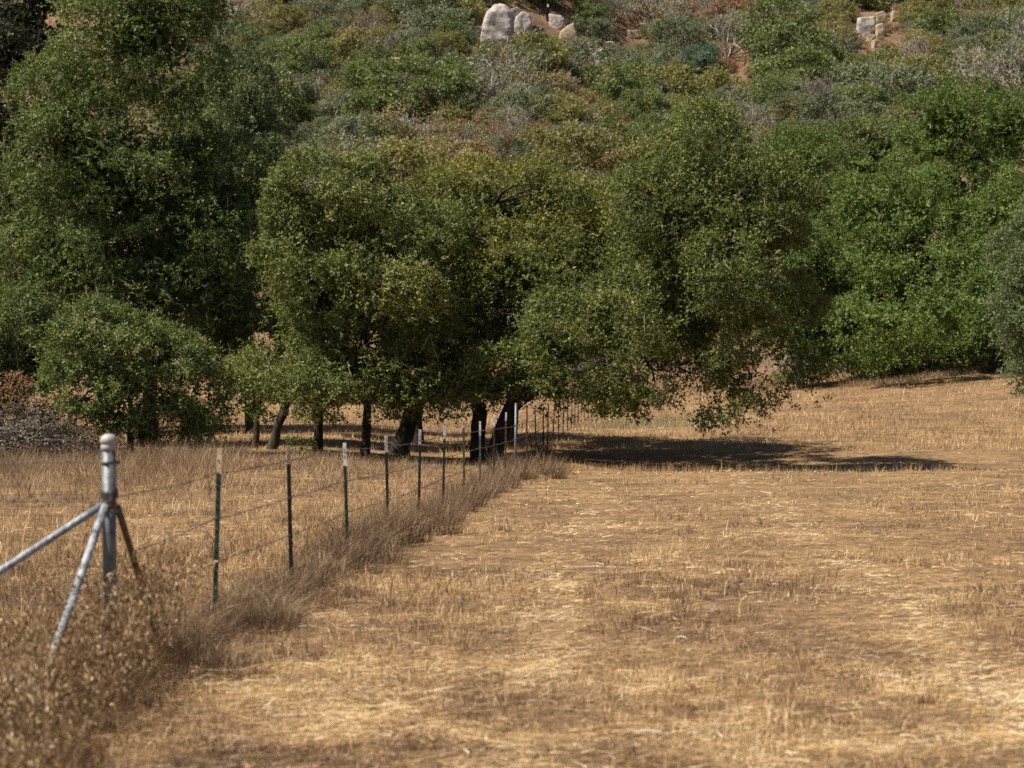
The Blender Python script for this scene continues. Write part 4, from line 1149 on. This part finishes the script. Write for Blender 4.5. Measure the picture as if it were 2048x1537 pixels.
# foxtail and wild oats round the corner post, close to the viewer
def wild_oats():
    n = 5200
    d = rng.uniform(6.4, 12.2, n)
    px = rng.uniform(-140, 640, n)
    x = (px - CX) / F * d
    fx = fence_x(d)
    keep = rng.random(n) < np.clip(1.25 - np.abs(x - (fx - .05)) / .75, 0, 1) * np.clip((d - 6.0) / 1.0, 0, 1)
    keep |= (x < fx - .2) & (rng.random(n) < .30)
    keep &= x < fx + .42 + .10 * (9.5 - d)
    x, d = x[keep], d[keep]; n = len(x)
    h = rng.uniform(.55, 1.0, n) * (.36 + .56 * np.exp(-((x - fence_x(d) - .06) / .30) ** 2) + .16 * ss(10.6, 11.4, d) * np.exp(-((x - fence_x(d) - .06) / .3) ** 2)) * (.50 + .50 * ss(9.2, 10.6, d))
    z = gz(x, d)
    az = rng.uniform(0, 6.28, n); lean = np.abs(rng.normal(.18, .14, n))
    Q, T = blades(x, d, z, h, lean, az, np.full(n, .0017), None, .35)
    tint = np.clip(rng.normal(.40, .22, n), 0, 1)
    per = 20
    j = np.repeat(np.arange(n), per); m = len(j); u = rng.uniform(-.1, 1, m)
    mid = (T[j, 0] + T[j, 1]) / 2; tip = T[j, 2]
    base = mid + (tip - mid) * u[:, None] + rng.normal(0, .026, (m, 3)) * (1.15 - u[:, None] * .5)
    dv = nrm(rng.normal(0, .55, (m, 3)) + np.array([.25, 0, -1])); s = nrm(np.cross(dv, rnd_dirs(m)))
    l_ = rng.uniform(.013, .023, m)[:, None]
    S = np.stack([base - dv * l_, base + s * l_ * .30, base + dv * l_, base - s * l_ * .30], 1)
    st = np.clip(tint[j] + rng.normal(.12, .16, m), 0, 1)
    # leafy understorey
    n2 = 16000
    k = rng.integers(0, n, n2)
    x2 = x[k] + rng.normal(0, .16, n2); y2 = d[k] + rng.normal(0, .16, n2)
    Q2, T2 = blades(x2, y2, gz(x2, y2) - .01, rng.uniform(.08, .36, n2), np.abs(rng.normal(.35, .3, n2)), rng.uniform(0, 6.28, n2), np.full(n2, .0018), None, .6)
    t2 = np.clip(rng.normal(.32, .2, n2), 0, 1)
    V = np.concatenate([T, Q[:, [0, 1, 2]], Q[:, [0, 2, 3]], S[:, [0, 1, 2]], S[:, [0, 2, 3]], T2, Q2[:, [0, 1, 2]], Q2[:, [0, 2, 3]]])
    TT = np.concatenate([tint, tint, tint, st, st, t2, t2, t2])
    o = link('wild_oats', poly_mesh('wild_oats', V, 3, M['oat'], TT))
    tag(o, 'dry wild oats with drooping seed heads round the pipe corner post', 'grass', kind='stuff')
    print('oats', len(V))
wild_oats()

# tall unmown grass at the foot of the oaks and left of the fence
def tall_grass():
    n = 520
    px = rng.uniform(-80, 900, n); d = 47.5 - rng.gamma(1.6, 3.4, n)
    x = (px - CX) / F * d
    k = (x < fence_x(d) - .4); k &= rng.random(n) < np.where(px < 480, 1, .55)
    x, d, px = x[k], d[k], px[k]
    ch = np.where(px < 480, rng.uniform(.45, 1.0, len(x)), rng.uniform(.25, .6, len(x))) * np.clip((d - 24) / 20, .3, 1)
    clump_blades(34000, x, d, ch, .32, 'weed', 'tall_dry_grass', 'tall rust brown grass in front of the left oaks', .003, tb=.24, lean0=.28, bend=.7)
    n = 300
    d = 1 / (1 / 13 + (1 / 42 - 1 / 13) * rng.random(n)); x = fence_x(d) - rng.gamma(1.5, 1.6, n) - .3
    k = x > -.33 * d; x, d = x[k], d[k]
    clump_blades(22000, x, d, rng.uniform(.14, .36, len(x)), .28, 'straw', 'unmown_grass', 'loose unmown straw grass left of the fence', .0018, tb=-.02, lean0=.45, bend=.9)
    # orange grass at the far field edge, between the oaks and the right hand trees
    px = rng.uniform(1480, 1990, 170); d = np.where(px < 1700, rng.uniform(107, 118, 170), rng.uniform(99.5, 102, 170)); x = (px - CX) / F * d
    clump_blades(9000, x, d, np.where(px < 1700, rng.uniform(.5, 1.1, 170), rng.uniform(.25, .6, 170)), .5, 'weed', 'field_edge_grass', 'orange brown grass along the far field edge', .01, tb=.22, lean0=.25)
    px = rng.uniform(1190, 1440, 90); d = rng.uniform(74, 86, 90); x = (px - CX) / F * d
    clump_blades(5000, x, d, rng.uniform(.12, .3, 90), .7, 'scrub_sage', 'green_grass_patch', 'faintly green grass patch in the field beyond the shadow', .008, tb=.2, lean0=.25)
    # seed stalks on the near rim of the shadow
    n = 110
    px = rng.uniform(1120, 1960, n); d = rng.uniform(45.5, 48.5, n); x = (px - CX) / F * d
    clump_blades(3200, x, d, rng.uniform(.14, .38, n), .16, 'straw', 'rim_stalks', 'scattered seed stalks along the near rim of the tree shadow', .003, tb=.05, lean0=.12, bend=.2)
tall_grass()

# ------------------------------------------------------------------ small things
# brush pile
bx, by, bz = on(60, 45.5)
o = empty('brush_pile', (bx, by, bz)); tag(o, 'grey heap of cut branches and dead leaves at the left edge', 'brush pile')
n = 900
a = np.stack([rng.normal(0, .95, n), rng.normal(0, .7, n), np.abs(rng.normal(.35, .38, n))], -1)
a[:, 2] *= np.clip(1.35 - .35 * np.abs(a[:, 0]), .2, 1.4)
dv = nrm(rng.normal(0, 1, (n, 3)) * np.array([1, .8, .35])); Ls = rng.uniform(.3, 1.1, n)[:, None]
V = prisms(a - dv * Ls * .5, a + dv * Ls * .5, rng.uniform(.005, .015, n))
link('branches', poly_mesh('brush_branches', V, 4, M['twig_brown'], np.tile(np.clip(rng.normal(.1, .25, n), 0, .8), 3)), o)
n = 9000
c = np.stack([rng.normal(0, 1.0, n), rng.normal(0, .7, n), np.abs(rng.normal(.3, .38, n))], -1); c[:, 2] *= np.clip(1.35 - .35 * np.abs(c[:, 0]), .2, 1.4)
d1 = rnd_dirs(n) * .05; d2 = nrm(np.cross(d1, rnd_dirs(n))) * .022
V = np.stack([c - d1, c + d2, c + d1, c - d2], 1)
cl = fbm2(c[:, 0] * 2 + 9, c[:, 2] * 2, 2)
lf = link('dead_leaves', poly_mesh('dead_leaves', V, 4, M['twig_brown'], np.clip((cl - .35) * 1.6 + rng.normal(0, .15, n), 0, 1)), o); lf['kind'] = 'stuff'

# dead orange leaved branch beside the pile
bx, by, bz = on(45, 46.5)
o = empty('dead_branch', (bx, by, bz)); tag(o, 'upright dead branch with orange brown leaves left of the oak shrub', 'branch')
n = 700
u = rng.random(n) ** .7; kc = rng.integers(0, 9, n); ko = rng.normal(0, .20, (9, 3))
c = np.stack([rng.normal(0, .09, n) - .2 * u, rng.normal(0, .1, n), 1.25 + 1.0 * u], -1) + ko[kc]
d1 = rnd_dirs(n) * .045; d2 = nrm(np.cross(d1, rnd_dirs(n))) * .02
link('leaves', poly_mesh('orange_leaves', np.stack([c - d1, c + d2, c + d1, c - d2], 1), 4, M['scrub_red'], np.clip(rng.normal(.6, .2, n), 0, 1)), o)
b = MB(); b.tube([(.1, 0, -.1), (.05, 0, 1), (-.05, 0, 2), (-.18, 0, 2.9)], [.035, .03, .02, .006], 6); b.build('stem', M['bark'], o)

# bleached stalks lying on the field
for px, py, L_, az, lab in ((1300, 1482, .2, -.18, 'bleached white stalk lying in the near stubble'), (1210, 1142, .62, -.12, 'long pale stalk lying across the mown track'),
                            (1364, 1287, .11, -.6, 'short white chip of straw standing out in the stubble'), (1690, 1182, .22, .05, 'pale flattened stalk on the right of the field')):
    x, y, g = at(px, py)
    b = MB(); dx, dy = math.cos(az) * L_ / 2, math.sin(az) * L_ / 2
    b.tube([(-dx, -dy, .0), (-dx * .3, -dy * .3, .012), (dx * .4, dy * .4, .008), (dx, dy, -.004)], [.0012, .0035, .003, .001], 6)
    o = b.build('straw_stalk', M['white'], None, True); o.location = (x, y, g + .035); tag(o, lab, 'stalk')

# a green weed under the oaks and a sage tuft at the field edge
x, y, g = on(600, 50.5)
V, tint, _ = foliage([(np.array((0, 0, .2)), (.45, .3, .25))], 900, .05, .2, per=6, sprig=.12)
o = link('green_weed', poly_mesh('green_weed', V, 3, M['oak_bright'], np.clip(tint + .25, 0, .9))); o.location = (x, y, g); tag(o, 'small green weed at the foot of the slim trunks', 'weed')
for px, d, lab in ((1605, 112, 'grey leafless shrub behind the right end of the overhanging crown'), (1560, 114, 'low grey shrub in the gap under the overhanging crown')):
    x = (px - CX) / F * d
    put_shrub('bare_shrub', x, d, .75, lab)
tot = sum(sum(max(0, k - 2) for k in [len(p.vertices) for p in m.polygons]) if len(m.polygons) < 3000 else len(m.loops) - 2 * len(m.polygons) for m in bpy.data.meshes)
print('tris', tot)
